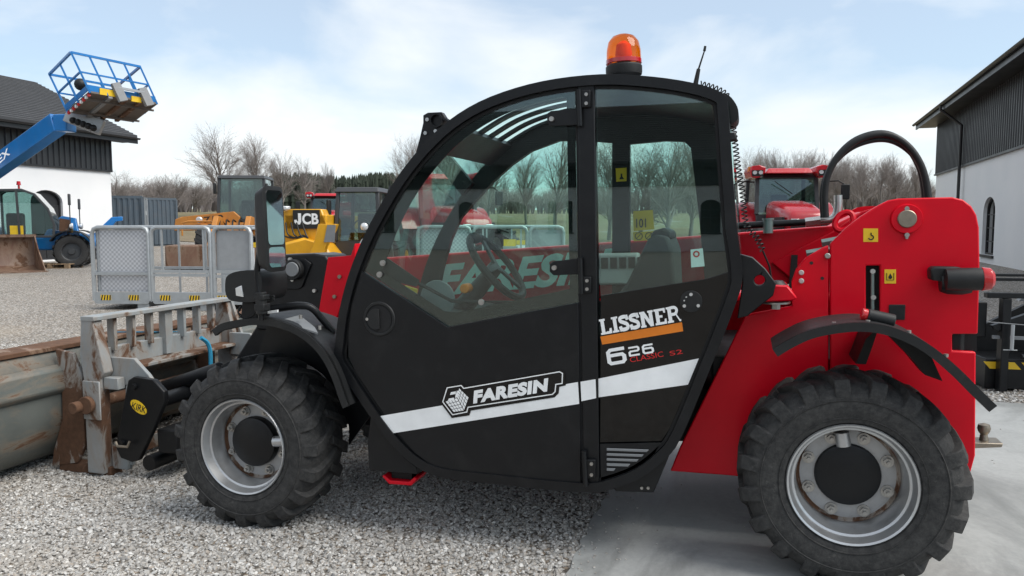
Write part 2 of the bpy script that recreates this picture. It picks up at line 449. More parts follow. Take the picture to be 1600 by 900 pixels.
# ================================================================== ground, slab, gravel
def gravel_mat(name, scale, b=1.0):
    m, n, l, bs = _mat(name)
    tc = n.new('ShaderNodeTexCoord'); vo = n.new('ShaderNodeTexVoronoi'); vo.inputs['Scale'].default_value = scale
    l.new(tc.outputs['Object'], vo.inputs['Vector'])
    sep = n.new('ShaderNodeSeparateColor'); l.new(vo.outputs['Color'], sep.inputs[0])
    stone = _ramp(n, l, sep.outputs[0], 0.0, 1.0, (0.17*b, 0.16*b, 0.15*b, 1), (0.58*b, 0.56*b, 0.53*b, 1))
    tint = _mix(n, l, _ramp(n, l, sep.outputs[1], 0.70, 0.9), stone, (0.30*b, 0.25*b, 0.20*b))
    gap = _ramp(n, l, vo.outputs['Distance'], 0.35, 0.75, (1, 1, 1, 1), (0.30, 0.28, 0.26, 1))
    mu = n.new('ShaderNodeMix'); mu.data_type = 'RGBA'; mu.blend_type = 'MULTIPLY'; mu.inputs[0].default_value = 1
    l.new(tint, mu.inputs[6]); l.new(gap, mu.inputs[7])
    big = _ramp(n, l, _noise(n, l, 0.35, 6, 0.6), 0.35, 0.75, (0.85, 0.83, 0.80, 1), (1.05, 1.04, 1.02, 1))
    m2 = n.new('ShaderNodeMix'); m2.data_type = 'RGBA'; m2.blend_type = 'MULTIPLY'; m2.inputs[0].default_value = 1
    l.new(mu.outputs[2], m2.inputs[6]); l.new(big, m2.inputs[7])
    patch = _ramp(n, l, _noise(n, l, 0.22, 4, 0.5), 0.60, 0.72, (0, 0, 0, 1), (0.35, 0.35, 0.35, 1))
    l.new(_mix(n, l, patch, m2.outputs[2], (0.36*b, 0.29*b, 0.21*b)), bs.inputs['Base Color'])
    bs.inputs['Roughness'].default_value = 0.85
    k = n.new('ShaderNodeBump'); k.inputs['Strength'].default_value = 0.9; k.inputs['Distance'].default_value = 0.012; k.invert = True
    l.new(vo.outputs['Distance'], k.inputs['Height']); l.new(k.outputs['Normal'], bs.inputs['Normal'])
gravel_mat('gravel_ground', 42, 1.12)
def grid_mesh(name, xs, ys, zf, mat):
    X, Y = np.meshgrid(xs, ys); Z = zf(X, Y); nx, ny = len(xs), len(ys)
    v = np.stack([X.ravel(), Y.ravel(), Z.ravel()], 1)
    f = [(j*nx+i, j*nx+i+1, (j+1)*nx+i+1, (j+1)*nx+i) for j in range(ny-1) for i in range(nx-1)]
    me = bpy.data.meshes.new(name); me.from_pydata(v.tolist(), [], f); me.materials.append(MAT[mat]); me.shade_smooth()
    o = bpy.data.objects.new(name, me); COL.objects.link(o); return o
xs = np.concatenate([np.linspace(-900, -60, 22)[:-1], np.linspace(-60, -8, 40)[:-1], np.linspace(-8, 4, 49)[:-1], np.linspace(4, 60, 40)[:-1], np.linspace(60, 900, 22)])
ys = np.concatenate([np.linspace(-400, -10, 14)[:-1], np.linspace(-10, 10, 40)[:-1], np.linspace(10, 120, 80)[:-1], np.linspace(120, 1200, 24)])
struct(grid_mesh('ground', xs, ys, gz, 'gravel_ground'))
# rough field beyond the yard
m, n, l, b = _mat('field_grass')
c1 = _mix(n, l, _ramp(n, l, _noise(n, l, 0.06, 6, 0.6), 0.40, 0.62), (0.16, 0.125, 0.075), (0.10, 0.115, 0.045))
c2 = _mix(n, l, _ramp(n, l, _noise(n, l, 1.2, 8, 0.7), 0.35, 0.8), c1, (0.25, 0.19, 0.12))
l.new(c2, b.inputs['Base Color']); b.inputs['Roughness'].default_value = 0.95
_bump(n, l, b, _noise(n, l, 3.0, 8, 0.7), 0.8, 0.15)
xs2 = np.concatenate([np.linspace(-900, -90, 20)[:-1], np.linspace(-90, 90, 121)[:-1], np.linspace(90, 900, 20)])
ys2 = np.concatenate([np.linspace(36, 110, 90)[:-1], np.linspace(110, 1200, 26)])
_rn = np.random.RandomState(3); _rg = _rn.rand(400, 400)
def field_z(X, Y):
    rough = np.vectorize(lambda a, c: _rg[int(a*1.3) % 400, int(c*1.3) % 400])(X, Y)
    return gz(X, Y) + 0.03 + 0.35*(rough-.35)*sstep(38, 46, Y)*(1-sstep(60, 90, Y))
struct(grid_mesh('field', xs2, ys2, field_z, 'field_grass'))

# concrete slab under the rear wheels
m, n, l, b = _mat('concrete')
base = _mix(n, l, _ramp(n, l, _noise(n, l, 1.1, 8, 0.65), 0.3, 0.75), (0.27, 0.28, 0.275), (0.42, 0.43, 0.425))
fine = _mix(n, l, _ramp(n, l, _noise(n, l, 38, 8, 0.7), 0.30, 0.8, (0, 0, 0, 1), (0.5, 0.5, 0.5, 1)), base, (0.50, 0.505, 0.49))
damp = _ramp(n, l, _noise(n, l, 1.6, 9, 0.68, 1.2, sc=(1, .45, 1)), 0.46, 0.66, (0, 0, 0, 1), (0.75, 0.75, 0.75, 1))
fine = _mix(n, l, damp, fine, (0.17, 0.175, 0.17))
vo = n.new('ShaderNodeTexVoronoi'); vo.feature = 'DISTANCE_TO_EDGE'; vo.inputs['Scale'].default_value = 0.62
tc = n.new('ShaderNodeTexCoord'); wv = n.new('ShaderNodeVectorMath'); wv.operation = 'ADD'
nn = n.new('ShaderNodeTexNoise'); nn.inputs['Scale'].default_value = 2.5; nn.inputs['Detail'].default_value = 6
l.new(tc.outputs['Object'], nn.inputs['Vector']); sc_ = n.new('ShaderNodeVectorMath'); sc_.operation = 'SCALE'; sc_.inputs['Scale'].default_value = 0.45
l.new(nn.outputs['Color'], sc_.inputs[0]); l.new(tc.outputs['Object'], wv.inputs[0]); l.new(sc_.outputs[0], wv.inputs[1]); l.new(wv.outputs[0], vo.inputs['Vector'])
crk = _ramp(n, l, vo.outputs['Distance'], 0.0015, 0.005, (0.7, 0.7, 0.7, 1), (0, 0, 0, 1))
l.new(fine, b.inputs['Base Color']); 
rr = n.new('ShaderNodeMapRange'); rr.inputs['To Min'].default_value = 0.82; rr.inputs['To Max'].default_value = 0.5
l.new(damp, rr.inputs['Value']); l.new(rr.outputs[0], b.inputs['Roughness'])
_bump(n, l, b, _noise(n, l, 30, 9, 0.7), 0.22, 0.006)
SLAB_X, SLAB_Y1 = -0.665, 6.55
mb = MB(); gx_ = np.linspace(SLAB_X, 14, 36); 
top = [[(x + (rnd.uniform(-.013, .013) if i == 0 else 0), y, float(gz(x, 1)) + .012) for i, x in enumerate(gx_)] for y in np.linspace(1.75, SLAB_Y1, 70)]
nx = len(gx_)
for r_ in top: mb.v += r_
for j in range(len(top)-1):
    for i in range(nx-1): mb.f.append((j*nx+i, j*nx+i+1, (j+1)*nx+i+1, (j+1)*nx+i))
o0 = len(mb.v)
for r_ in top: mb.v.append((r_[0][0], r_[0][1], r_[0][2]-.1))
for j in range(len(top)-1): mb.f.append((j*nx, (j+1)*nx, o0+j+1, o0+j))
o1 = len(mb.v)
for i in range(nx): p = top[-1][i]; mb.v.append((p[0], p[1], p[2]-.1))
for i in range(nx-1): mb.f.append(((len(top)-1)*nx+i, o1+i, o1+i+1, (len(top)-1)*nx+i+1))
struct(mb.build('concrete_slab', 'concrete'))

# loose stones near the camera
m, n, l, b = _mat('gravel_stone')
ge = n.new('ShaderNodeNewGeometry')
cr = n.new('ShaderNodeValToRGB'); els = cr.color_ramp.elements
els[0].position = 0; els[0].color = (0.22, 0.215, 0.205, 1); els[1].position = 1; els[1].color = (0.76, 0.745, 0.715, 1)
for p_, c_ in ((.18, (.31, .30, .285, 1)), (.42, (.40, .39, .37, 1)), (.57, (.36, .31, .26, 1)), (.64, (.47, .46, .44, 1)), (.88, (.58, .57, .55, 1))):
    e_ = els.new(p_); e_.color = c_
l.new(ge.outputs['Random Per Island'], cr.inputs['Fac'])
c_ = _mix(n, l, _ramp(n, l, _noise(n, l, 55, 5), .35, .8, (0, 0, 0, 1), (.35, .35, .35, 1)), cr.outputs['Color'], (0.22, 0.20, 0.18))
c_ = _mix(n, l, _ramp(n, l, _noise(n, l, 1.4, 5, .6, .5), .50, .72, (0, 0, 0, 1), (.42, .42, .42, 1)), c_, (0.27, 0.225, 0.175))
l.new(c_, b.inputs['Base Color'])
b.inputs['Roughness'].default_value = 0.78
def scatter(name, N, keep, rmin, rmax, seed):
    rs = np.random.RandomState(seed)
    t = (1+5**.5)/2
    iv = np.array([(-1,t,0),(1,t,0),(-1,-t,0),(1,-t,0),(0,-1,t),(0,1,t),(0,-1,-t),(0,1,-t),(t,0,-1),(t,0,1),(-t,0,-1),(-t,0,1)], float); iv /= np.linalg.norm(iv[0])
    it = np.array([(0,11,5),(0,5,1),(0,1,7),(0,7,10),(0,10,11),(1,5,9),(5,11,4),(11,10,2),(10,7,6),(7,1,8),(3,9,4),(3,4,2),(3,2,6),(3,6,8),(3,8,9),(4,9,5),(2,4,11),(6,2,10),(8,6,7),(9,8,1)])
    P = keep(rs, N); K = len(P)
    r = rmin + (rmax-rmin)*rs.rand(K)**2.2
    s = np.stack([r*(.8+.5*rs.rand(K)), r*(.7+.4*rs.rand(K)), r*(.45+.35*rs.rand(K))], 1)
    V = iv[None]*(1+.28*(rs.rand(K, 12, 1)-.5))*s[:, None, :]
    a, tx_, ty_ = rs.rand(K)*2*PI, (rs.rand(K)-.5)*1.0, (rs.rand(K)-.5)*1.0
    def rot(V, a, i, j):
        c, s_ = np.cos(a)[:, None], np.sin(a)[:, None]; vi, vj = V[:, :, i].copy(), V[:, :, j].copy()
        V[:, :, i] = vi*c - vj*s_; V[:, :, j] = vi*s_ + vj*c
    rot(V, tx_, 1, 2); rot(V, ty_, 0, 2); rot(V, a, 0, 1)
    V += np.stack([P[:, 0], P[:, 1], gz(P[:, 0], P[:, 1]) + r*(.15+.35*rs.rand(K))], 1)[:, None, :]
    F = (it[None] + (np.arange(K)*12)[:, None, None]).reshape(-1, 3)
    me = bpy.data.meshes.new(name); me.vertices.add(K*12); me.vertices.foreach_set('co', V.ravel())
    me.loops.add(len(F)*3); me.loops.foreach_set('vertex_index', F.ravel().astype(np.int32)); me.polygons.add(len(F))
    me.polygons.foreach_set('loop_start', np.arange(0, len(F)*3, 3, dtype=np.int32)); me.update(); me.validate()
    me.materials.append(MAT['gravel_stone']); me.shade_smooth(); me.set_sharp_from_angle(angle=R(28))
    o = bpy.data.objects.new(name, me); COL.objects.link(o); return o
def proj_np(P):
    d = P - _C; z = d @ _f; return 800 + CAM_F*(d @ _r)/z, 450 - CAM_F*(d @ _u)/z, z
def keep_near(D0, D1):
    def k(rs, N):
        x = rs.uniform(-9.5, 4.2, N*9); y = rs.uniform(1.5, 11, N*9); P = np.stack([x, y, gz(x, y)], 1)
        px, py, z = proj_np(P)
        ok = (z > D0) & (z <= D1) & (px > -120) & (px < 1720) & (py < 960) & ~((x > SLAB_X + .004 + .022*np.sin(y*9)*np.sin(y*3.1+1)) & (y < SLAB_Y1 + .01))
        return P[ok][:N]
    return k
stuff(scatter('gravel', 78000, keep_near(1.5, 5.2), .005, .0145, 5), 'loose pale grey gravel covering the yard in front of the machine', 'gravel')
stuff(scatter('gravel', 34000, keep_near(5.2, 9.5), .008, .019, 6), 'loose pale grey gravel farther out beside the bucket', 'gravel')
# a few stones and a scrap of red on the slab edge
mb = MB()
for k in range(260):
    x = SLAB_X + abs(rnd.gauss(0, .16)) ** 1.2 + .004; y = rnd.uniform(2.0, 5.2)
    if k > 200: x = rnd.uniform(SLAB_X, 3); y = rnd.uniform(2.2, 6.4)
    mb.ball((x, y, float(gz(x, 1))+.014), rnd.uniform(.003, .007), rnd.uniform(.003, .007), .003, 6, 4)
stuff(mb.build('grit', 'gravel_stone'), 'scattered grit along the concrete slab edge', 'grit')
pr = atY(834, 893, 2.77)
fl_ = MB().prism([(-.035,.0),(-.01,.022),(.03,.014),(.036,-.012),(.008,-.02),(-.02,-.018)], 0, .006, 'z').build('plastic_scrap', 'orange_decal', loc=(float(pr[0]), float(pr[1]), float(gz(pr[0], pr[1]))+.014))
tag(fl_, 'small orange red scrap lying on the gravel beside the slab', 'scrap')

# ================================================================== farm buildings
m, n, l, b = _mat('white_render')
wv_ = _mix(n, l, _ramp(n, l, _noise(n, l, 0.7, 7), .3, .75), (0.76, 0.77, 0.78), (0.83, 0.83, 0.83)); l.new(wv_, b.inputs['Base Color']); b.inputs['Roughness'].default_value = .85
_bump(n, l, b, _noise(n, l, 25, 6), .2, .01)
plain('cladding', (0.030, 0.031, 0.034), 0.38, dirt=.25, dirtcol=(.08, .08, .085), scale=.8)
plain('roof_tile', (0.045, 0.046, 0.05), 0.6, dirt=.4, dirtcol=(.10, .10, .10), scale=1.2)
plain('fascia', (0.018, 0.018, 0.02), 0.4, scale=1)
plain('window_frame', (0.02, 0.02, 0.022), 0.45, scale=3)
def farm_building(label, L, W, zb, ze, zr, loc, rz, openings, pipe=None):
    """long wall along local +X at y=0 facing -Y; openings (kind, x, z0, width, height)"""
    t = thing('farm_building', label, 'building', loc, rz)
    holes = []
    def arch(x, z0, w, h): return [(x-w/2, z0), (x+w/2, z0), (x+w/2, z0+h-w*.32)] + arcpts(x, z0+h-w*.32, w/2, 0, 180, 10, w*.32)[1:-1] + [(x-w/2, z0+h-w*.32)]
    for o in openings: holes.append(arch(*o[1:]) if o[2] > .02 else arch(o[1], .02, o[3], o[4]))
    MB().prism([[(0, -.6), (L, -.6), (L, zb), (0, zb)]] + holes, 0, .3).build('front_wall', 'white_render', t, smooth=0)
    for x0 in (0, L-.3): MB().prism([(.301, -.6), (W, -.6), (W, ze), (W/2, zr-.2), (.301, ze)], x0, x0+.3, 'x').build('gable_wall', 'white_render', t, smooth=0)
    # ribbed cladding as one folded sheet
    pitch, d = .24, .045; P = []; k = 0; x = -.02
    while x < L + .02:
        P += [(x, -.03), (x+pitch*.62, -.03), (x+pitch*.72, -.03-d), (x+pitch*.92, -.03-d)]; x += pitch
    m_ = MB(); nP = len(P)
    for z in (zb-.04, ze+.05): m_.v += [(p[0], p[1], z) for p in P]
    m_.f = [(i, i+1, nP+i+1, nP+i) for i in range(nP-1)]
    m_.build('cladding', 'cladding', t, smooth=0)
    MB().box(-.03, L+.03, -.09, .29, zb-.07, zb-.005).build('drip_rail', 'fascia', t)
    # roof slopes with stepped tile courses
    oh = .75; sl = (zr-ze)/(W/2); n_c = 26
    for sgn in (0, 1):
        m_ = MB(); ys_ = np.linspace(-oh, W/2, n_c+1)
        for i in range(n_c):
            y0, y1 = ys_[i], ys_[i+1]; z0, z1 = ze+.25+sl*y0, ze+.25+sl*y1
            q = [(-.7, y0, z0+.05), (L+.7, y0, z0+.05), (L+.7, y1, z1+.01), (-.7, y1, z1+.01)]; lo = [(p[0], p[1], p[2]-.12) for p in q]
            if sgn: q = [(p[0], W-p[1], p[2]) for p in q]; lo = [(p[0], W-p[1], p[2]) for p in lo]
            m_.hexa(lo, q)
        m_.build('roof_slope', 'roof_tile', t, smooth=0)
    z0 = ze+.25-sl*oh
    MB().box(-.7, L+.7, -oh-.02, -oh+.03, z0-.30, z0-.10).build('fascia', 'fascia', t)
    MB().box(-.68, L+.68, -oh+.031, 0, z0-.24, z0-.18).build('soffit', 'fascia', t)
    MB().lathe([(.07, 0), (.075, 0), (.075, 1), (.07, 1)], (0, 0, 0), 'x', 8)
    g_ = MB(); pts = [(-oh-.10+.07*math.cos(R(a)), z0-.08+.07*math.sin(R(a))) for a in range(180, 361, 30)]
    g_.sheet([(p[0], p[1]) for p in pts], -.7, L+.7, .006, 'x'); g_.build('gutter', 'fascia', t)
    if pipe is not None:
        MB().tube([(pipe, -oh-.1, z0-.15), (pipe, -oh-.1, z0-.28), (pipe, -.16, z0-.85), (pipe, -.16, 0)], .055, 10).build('downpipe', 'fascia', t)
    for o in openings:
        kind, x, zz, w, h = o; zz = max(zz, .02); A = arch(x, zz, w, h)
        fr = MB().prism([A, inset(A, .06)], .10, .17).build('door_frame' if kind == 'door' else 'window_frame', 'window_frame', t)
        if kind == 'door':
            for k in (0, 1): MB().prism([(x-w/2+.06+k*(w/2-.05), zz), (x-.01+k*(w/2-.05), zz), (x-.01+k*(w/2-.05), zz+h-w*.4), (x-w/2+.06+k*(w/2-.05), zz+h-w*.4)], .13, .16).build('door_leaf', 'window_frame', fr, bevel=.01)
            MB().prism(inset(A, .05), .165, .168).build('door_back', 'window_frame', fr)
        else:
            MB().prism(inset(A, .055), .14, .146).build('pane', 'house_glass', fr, smooth=0)
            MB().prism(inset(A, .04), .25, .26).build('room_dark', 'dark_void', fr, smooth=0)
            MB().box(x-.02, x+.02, .11, .139, zz+.06, zz+h-.06).build('mullion', 'window_frame', fr)
            for k in range(1, 4): MB().box(x-w/2+.06, x+w/2-.06, .112, .138, zz+h*k/4.3-.015, zz+h*k/4.3+.015).build('glazing_bar', 'window_frame', fr)
            MB().box(x-w/2-.08, x+w/2+.08, -.06, .10, zz-.08, zz-.002).build('sill', 'window_frame', fr)
    return t
# left building: long wall faces +X, far end in view
BLX = atD(176, 350, 31.0)
farm_building('white farm building with black upper cladding behind the blue telehandler', 34, 9, 3.5, 5.0, 7.1, (float(BLX[0]), float(BLX[1])-34, .0), PI/2,
              [('door', 34-3.0, 0.05, 1.35, 2.55), ('window', 34-12.5, 1.0, 1.1, 1.9), ('window', 34-18, 1.0, 1.1, 1.9)], 34-4.3-1.4)
# right building: long wall faces -X
BRX, BRY = 7.58, 36.9
farm_building('white farm building with black upper cladding and arched window at the right', 30, 9, 3.48, 5.95, 8.65, (BRX, BRY, .0), R(-92.44),
              [('window', 9.4, .39, 1.5, 1.82), ('window', 18.0, .39, 1.5, 1.82)], 5.5)
# building across the yard behind the viewer, mirrored in the cab windows
hb_ = []
for px_c in (607, 728, 800, 862, 889, 1110): 
    vx = atY(px_c, 340, 42.1)[0]; hb_.append(float(vx))
rb_x0 = 30.0
ops = []
for q, wd in zip(hb_, (.7, .95, 1.9, .5, .4, 1.05)): ops.append(('window', rb_x0 - q, .95, wd, 1.75))
rbd = farm_building('white farm building with black cladding across the yard behind the viewer', 60, 9, 3.5, 5.0, 8.2, (rb_x0, -36.0, -.05), PI, ops, 12)

# ================================================================== trees
plain('bark', (0.17, 0.155, 0.14), 0.9, dirt=.3, dirtcol=(.16, .15, .13), scale=.8, bump=.4, bscale=8)
plain('twig', (0.25, 0.22, 0.205), 0.9, scale=.3)
plain('fir_needles', (0.030, 0.042, 0.028), 0.9, scale=.05)
def tree_mesh(seed, H, spread, depth=6, lean=0.0):
    rs = random.Random(seed); T, B = MB(), MB()
    def seg(mb, p, q, r0, r1, n):
        d = (q-p).normalized(); a = d.orthogonal().normalized(); b = d.cross(a); o = len(mb.v)
        for k in range(n):
            t = 2*PI*k/n; e = a*math.cos(t)+b*math.sin(t); mb.v.append(tuple(p+e*r0)); mb.v.append(tuple(q+e*r1))
        mb.f += [(o+2*k, o+(2*k+2) % (2*n), o+(2*k+3) % (2*n), o+2*k+1) for k in range(n)]
    def grow(p, d, L, r, lev):
        mb = T if lev == 0 else B; ns = 5 if lev == 0 else (4 if lev < 3 else 3)
        n = 6 if lev < 2 else 3
        for i in range(ns):
            d = (d + Vector((rs.gauss(0, .10), rs.gauss(0, .10), rs.gauss(.045, .05)))*(.55 if lev == 0 else 1.0)).normalized()
            q = p + d*(L/ns); r1 = r*(1-.55*(i+1)/ns) if lev else r*(1-.38*(i+1)/ns)
            r0 = r*(1-.55*i/ns) if lev else r*(1-.38*i/ns)
            seg(mb, p, q, r0, r1, n); p = q
            if lev < depth and (lev > 0 or i >= 1):
                kids = rs.choice((1, 2, 2)) if lev < depth-1 else 2
                if lev == 0: kids = 3
                for _ in range(kids):
                    ax = Vector((rs.gauss(0, 1), rs.gauss(0, 1), rs.gauss(0, .35)))
                    s_ = (ax - d*ax.dot(d)).normalized(); an = rs.uniform(.38, .85)*spread
                    nd = (d*math.cos(an) + s_*math.sin(an)).normalized()
                    grow(p, nd, L*rs.uniform(.46, .68)*(1.0 if lev else .95), max(r1*rs.uniform(.42, .62), .0055), lev+1)
        if lev < depth: grow(p, d, L*.6, r1*.9, lev+1)
    grow(Vector((0, 0, -.3)), Vector((lean, 0, 1)).normalized(), H*.42, H*.020, 0)
    return T, B
TREES = []
for i, (sd, sp, dp) in enumerate(((11, 1.0, 4), (23, .85, 4), (37, .75, 4), (41, 1.15, 4))):
    T, B = tree_mesh(sd, 10.0, sp, dp)
    r_ = thing('bare_tree', 'x', 'tree'); T.build('trunk', 'bark', r_, smooth=60); B.build('crown', 'twig', r_, smooth=60)
    zmax = max(v[2] for v in B.v); TREES.append((r_, zmax))
USED = set()
def tree(px, D, top, kind, label, group, wide=1.0, rz=None):
    x, y, z = bg(px, D); H = zpx(top, D) - z
    r_, zm = TREES[kind]
    t = r_ if kind not in USED else copy_tree(r_)
    USED.add(kind); t['label'] = label; t['group'] = group
    t.location = (x, y, z); s_ = H / zm; t.scale = (s_*wide, s_*wide, s_); t.rotation_euler = (0, 0, rnd.uniform(0, 6.28) if rz is None else rz)
    return t
tree(352, 62, 193, 0, 'tallest bare tree, broad crowned, above the shipping containers', 'bare trees behind the yard', 1.0, .4)
tree(398, 66, 206, 1, 'bare tree just right of the tallest one, behind the orange loader', 'bare trees behind the yard', 1.1)
tree(443, 74, 232, 2, 'smaller bare tree above the mirror and yellow boom', 'bare trees behind the yard', 1.0)
tree(478, 78, 240, 3, 'thin bare tree third from the tallest one', 'bare trees behind the yard', .9)
tree(512, 80, 250, 2, 'scraggy bare tree standing alone over the dark fir wood', 'bare trees behind the yard', .75)
tree(640, 60, 203, 1, 'bare tree rising just left of the hose guide on the cab', 'bare trees behind the yard', 1.1)
for i, (px, D, top, k) in enumerate(((190,90,262,3),(222,95,272,0),(250,88,270,1),(278,92,268,2),(305,95,272,3))):
    tree(px, D, top, k, 'low bare tree, %s from the left in the row behind the shipping containers' % ('first', 'second', 'third', 'fourth', 'fifth')[i], 'low bare trees behind the containers', 1.4)
for i, (px, D, top, k) in enumerate(((700,66,225,0),(760,60,210,1),(822,58,225,2),(868,54,195,0),(915,60,225,2))):
    tree(px, D, top, k, 'bare tree seen through the telehandler door window, %s from the left' % ('first', 'second', 'third', 'fourth', 'fifth')[i], 'bare trees seen through the door window', .95)
for i, (px, D, top, k) in enumerate(((950,45,200,1),(1000,42,205,3),(1040,40,185,0),(1078,44,200,2),(1110,48,225,1))):
    tree(px, D, top, k, 'bare tree seen through the rear quarter window of the cab, %s from the left' % ('first', 'second', 'third', 'fourth', 'fifth')[i], 'bare trees seen through the rear window', 1.0)
for i in range(24):
    px = 1172 + i*11.6 + rnd.uniform(-4, 4); D = rnd.uniform(66, 92)
    top = 222 + 22*((px-1170)/270.0) + rnd.uniform(-6, 16)
    tree(px, D, top, rnd.choice((1, 2, 2, 1, 3)), 'slender bare tree in the wood behind the red tractor and hose loop', 'bare trees in the wood at the right', rnd.uniform(.75, 1.0))
# distant fir wood and scrub as masses
def wood(name, px0, px1, D, top, n, mat, label, kind):
    mb = MB(); rs = random.Random(len(name)+n)
    for i in range(n):
        px = px0 + (px1-px0)*rs.random(); d = D*rs.uniform(1, 1.18); x, y, z = bg(px, d); tt = top(px) + rs.uniform(-3, 7)
        H = zpx(tt, d) - z; r_ = H*rs.uniform(.09, .17)
        if kind == 'fir':
            for j in range(5):
                z0 = z+H*(.08+.18*j); rj = r_*(1-.17*j)*rs.uniform(.85, 1.15); m7 = 7; o = len(mb.v)
                for k in range(m7):
                    t = 2*PI*(k+rs.random()*.6)/m7; q = rj*rs.uniform(.6, 1.1); mb.v.append((x+q*math.cos(t), y+q*math.sin(t), z0+rs.uniform(-.3, .3)))
                mb.v.append((x+rs.uniform(-.2, .2), y, min(z0+H*.36, z+H)))
                mb.f += [(o+k, o+(k+1) % m7, o+m7) for k in range(m7)]
        else:
            for j in range(26):
                a = rs.uniform(0, 6.28); e = rs.uniform(.2, 1)*r_*1.6; zt = z+H*rs.uniform(.5, 1); p = Vector((x, y, z)); q = Vector((x+e*math.cos(a), y+e*math.sin(a), zt))
                o = len(mb.v); w_ = Vector((_r[0], _r[1], 0))*.05
                for k in range(3): mb.v.append(tuple(p+Vector((math.cos(k*2.09), math.sin(k*2.09), 0))*.06))
                mb.v.append(tuple(q)); mb.f += [(o, o+1, o+3), (o+1, o+2, o+3), (o+2, o, o+3)]
                for s2 in range(3):
                    c0 = p.lerp(q, rs.uniform(.4, .9)); c1 = c0+Vector((rs.gauss(0, .8), rs.gauss(0, .8), rs.uniform(.3, 1.6))); o = len(mb.v)
                    for k in range(3): mb.v.append(tuple(c0+Vector((math.cos(k*2.09), math.sin(k*2.09), 0))*.03))
                    mb.v.append(tuple(c1)); mb.f += [(o, o+1, o+3), (o+1, o+2, o+3), (o+2, o, o+3)]
    return stuff(mb.build(name, mat, smooth=0), label, 'wood')
wood('fir_wood', 400, 640, 150, lambda p: 273+3*math.sin(p*.05), 620, 'fir_needles', 'far dark fir wood along the skyline left of the cab', 'fir')
wood('scrub', 640, 1120, 120, lambda p: 292+6*math.sin(p*.04), 260, 'twig', 'far leafless scrub seen through the cab windows', 'scrub')
wood('scrub', 178, 420, 120, lambda p: 286+4*math.sin(p*.09), 170, 'twig', 'far leafless scrub above the shipping containers', 'scrub')
wood('scrub', 1165, 1450, 92, lambda p: 272+16*(p-1165)/285, 130, 'twig', 'leafless undergrowth of the wood at the right', 'scrub')
# ================================================================== the red and black telehandler
TH_LOC = (PIVX, 3.9, 0.0)
th = thing('telehandler', 'red and black compact telehandler with orange beacon on the cab roof', 'telehandler', TH_LOC, 0, None, True)
th.rotation_euler = (0, TILT, 0)
YC, YF = 3.06, 3.93
def pz(px, y0, y1, Y=None): return MB().prism(mpl(px, y0 if Y is None else Y), y0, y1)
def disc(mb, px, py, r, y0, y1, n=20, Y=None):
    x, z = mp(px, py, y0 if Y is None else Y); return mb.cyl((x, y0, z), (x, y1, z), r, n=n)

# --- cab outline
cab_px = [(525,562),(527,530),(532,490),(541,450),(554,410),(573,365),(597,320),(626,273),(662,228),(702,190),(750,160),(808,138),(870,124),(940,117),(1000,119),(1060,126),(1108,137),(1133,150),(1138,170),
          (1144,260),(1152,360),(1160,428),(1152,468),(1112,570),(1066,680),(1040,716),(1000,746),(955,763),(925,768),(860,764),(770,754),(700,746),(665,735),(632,712),(600,676),(566,628),(540,588)]
cab_raw = mpl(cab_px, YC)
cab_loop = smoothpath(cab_raw, 3, True)
ring_in = inset(cab_loop, 0.040)
MB().prism([cab_loop, ring_in], YC - 0.016, YC + 0.045).build('cab_frame', 'black_satin', th, bevel=0.012, seg=3)
MB().prism([inset(cab_loop, 0.0415), inset(cab_loop, 0.054)], YC + 0.002, YC + 0.03).build('door_seal', 'black_matte', th, bevel=0.004)
# far side wall with its two openings
w1 = mpl([(958,224),(912,220),(875,221),(832,237),(802,258),(772,285),(741,319),(722,341),(707,375),(695,415),(684,470),(958,470)], YF)
w2 = mpl([(985,226),(1040,221),(1070,222),(1080,232),(1092,330),(1102,440),(985,455)], YF)
far = MB().prism([cab_loop, w1, w2], YF - 0.03, YF + 0.01).build('far_cab_side', 'black_matte', th)
MB().prism(inset(w1, -0.006), YF + 0.011, YF + 0.016).build('far_window', 'cab_glass', th, smooth=0)
MB().prism(inset(w2, -0.006), YF + 0.011, YF + 0.016).build('far_window', 'rear_glass', th, smooth=0)

def prof(i0, i1, k=4): return smoothpath(cab_raw[i0:i1+1], k)
# windscreen, roof and guard bars follow the outline across the cab
MB().sheet(prof(2, 8), YC + 0.046, YF - 0.031, -0.006).build('windscreen', 'cab_glass', th, smooth=60)
MB().sheet(prof(12, 17), YC + 0.046, YF - 0.031, -0.045).build('roof', 'black_satin', th, smooth=50)
MB().sheet(prof(8, 9), YC + 0.046, YF - 0.031, -0.03).build('roof_header', 'black_satin', th, smooth=50)
for k in range(6):
    y = YC + 0.06 + k * 0.150
    MB().sheet(prof(9, 12), y, y + 0.050, -0.012).build('roof_guard_bar', 'black_satin', th, smooth=50)
rr = prof(17, 21)
MB().sheet(rr, YC + 0.10, YF - 0.08, 0.006).build('rear_window', 'rear_glass', th, smooth=60)
for a, b in ((YC + 0.046, YC + 0.10), (YF - 0.08, YF - 0.031)):
    MB().sheet(rr, a, b, -0.03).build('rear_post', 'black_satin', th)
MB().sheet(prof(21, 25), YC + 0.046, YF - 0.031, -0.02).build('rear_wall', 'black_matte', th)
MB().sheet(prof(25, 36) + [cab_raw[0]], YC + 0.046, YF - 0.031, -0.03).build('cab_floor', 'black_matte', th)
MB().sheet([cab_raw[0], cab_raw[1], cab_raw[2]], YC + 0.046, YF - 0.031, -0.02).build('front_bulkhead', 'black_matte', th)

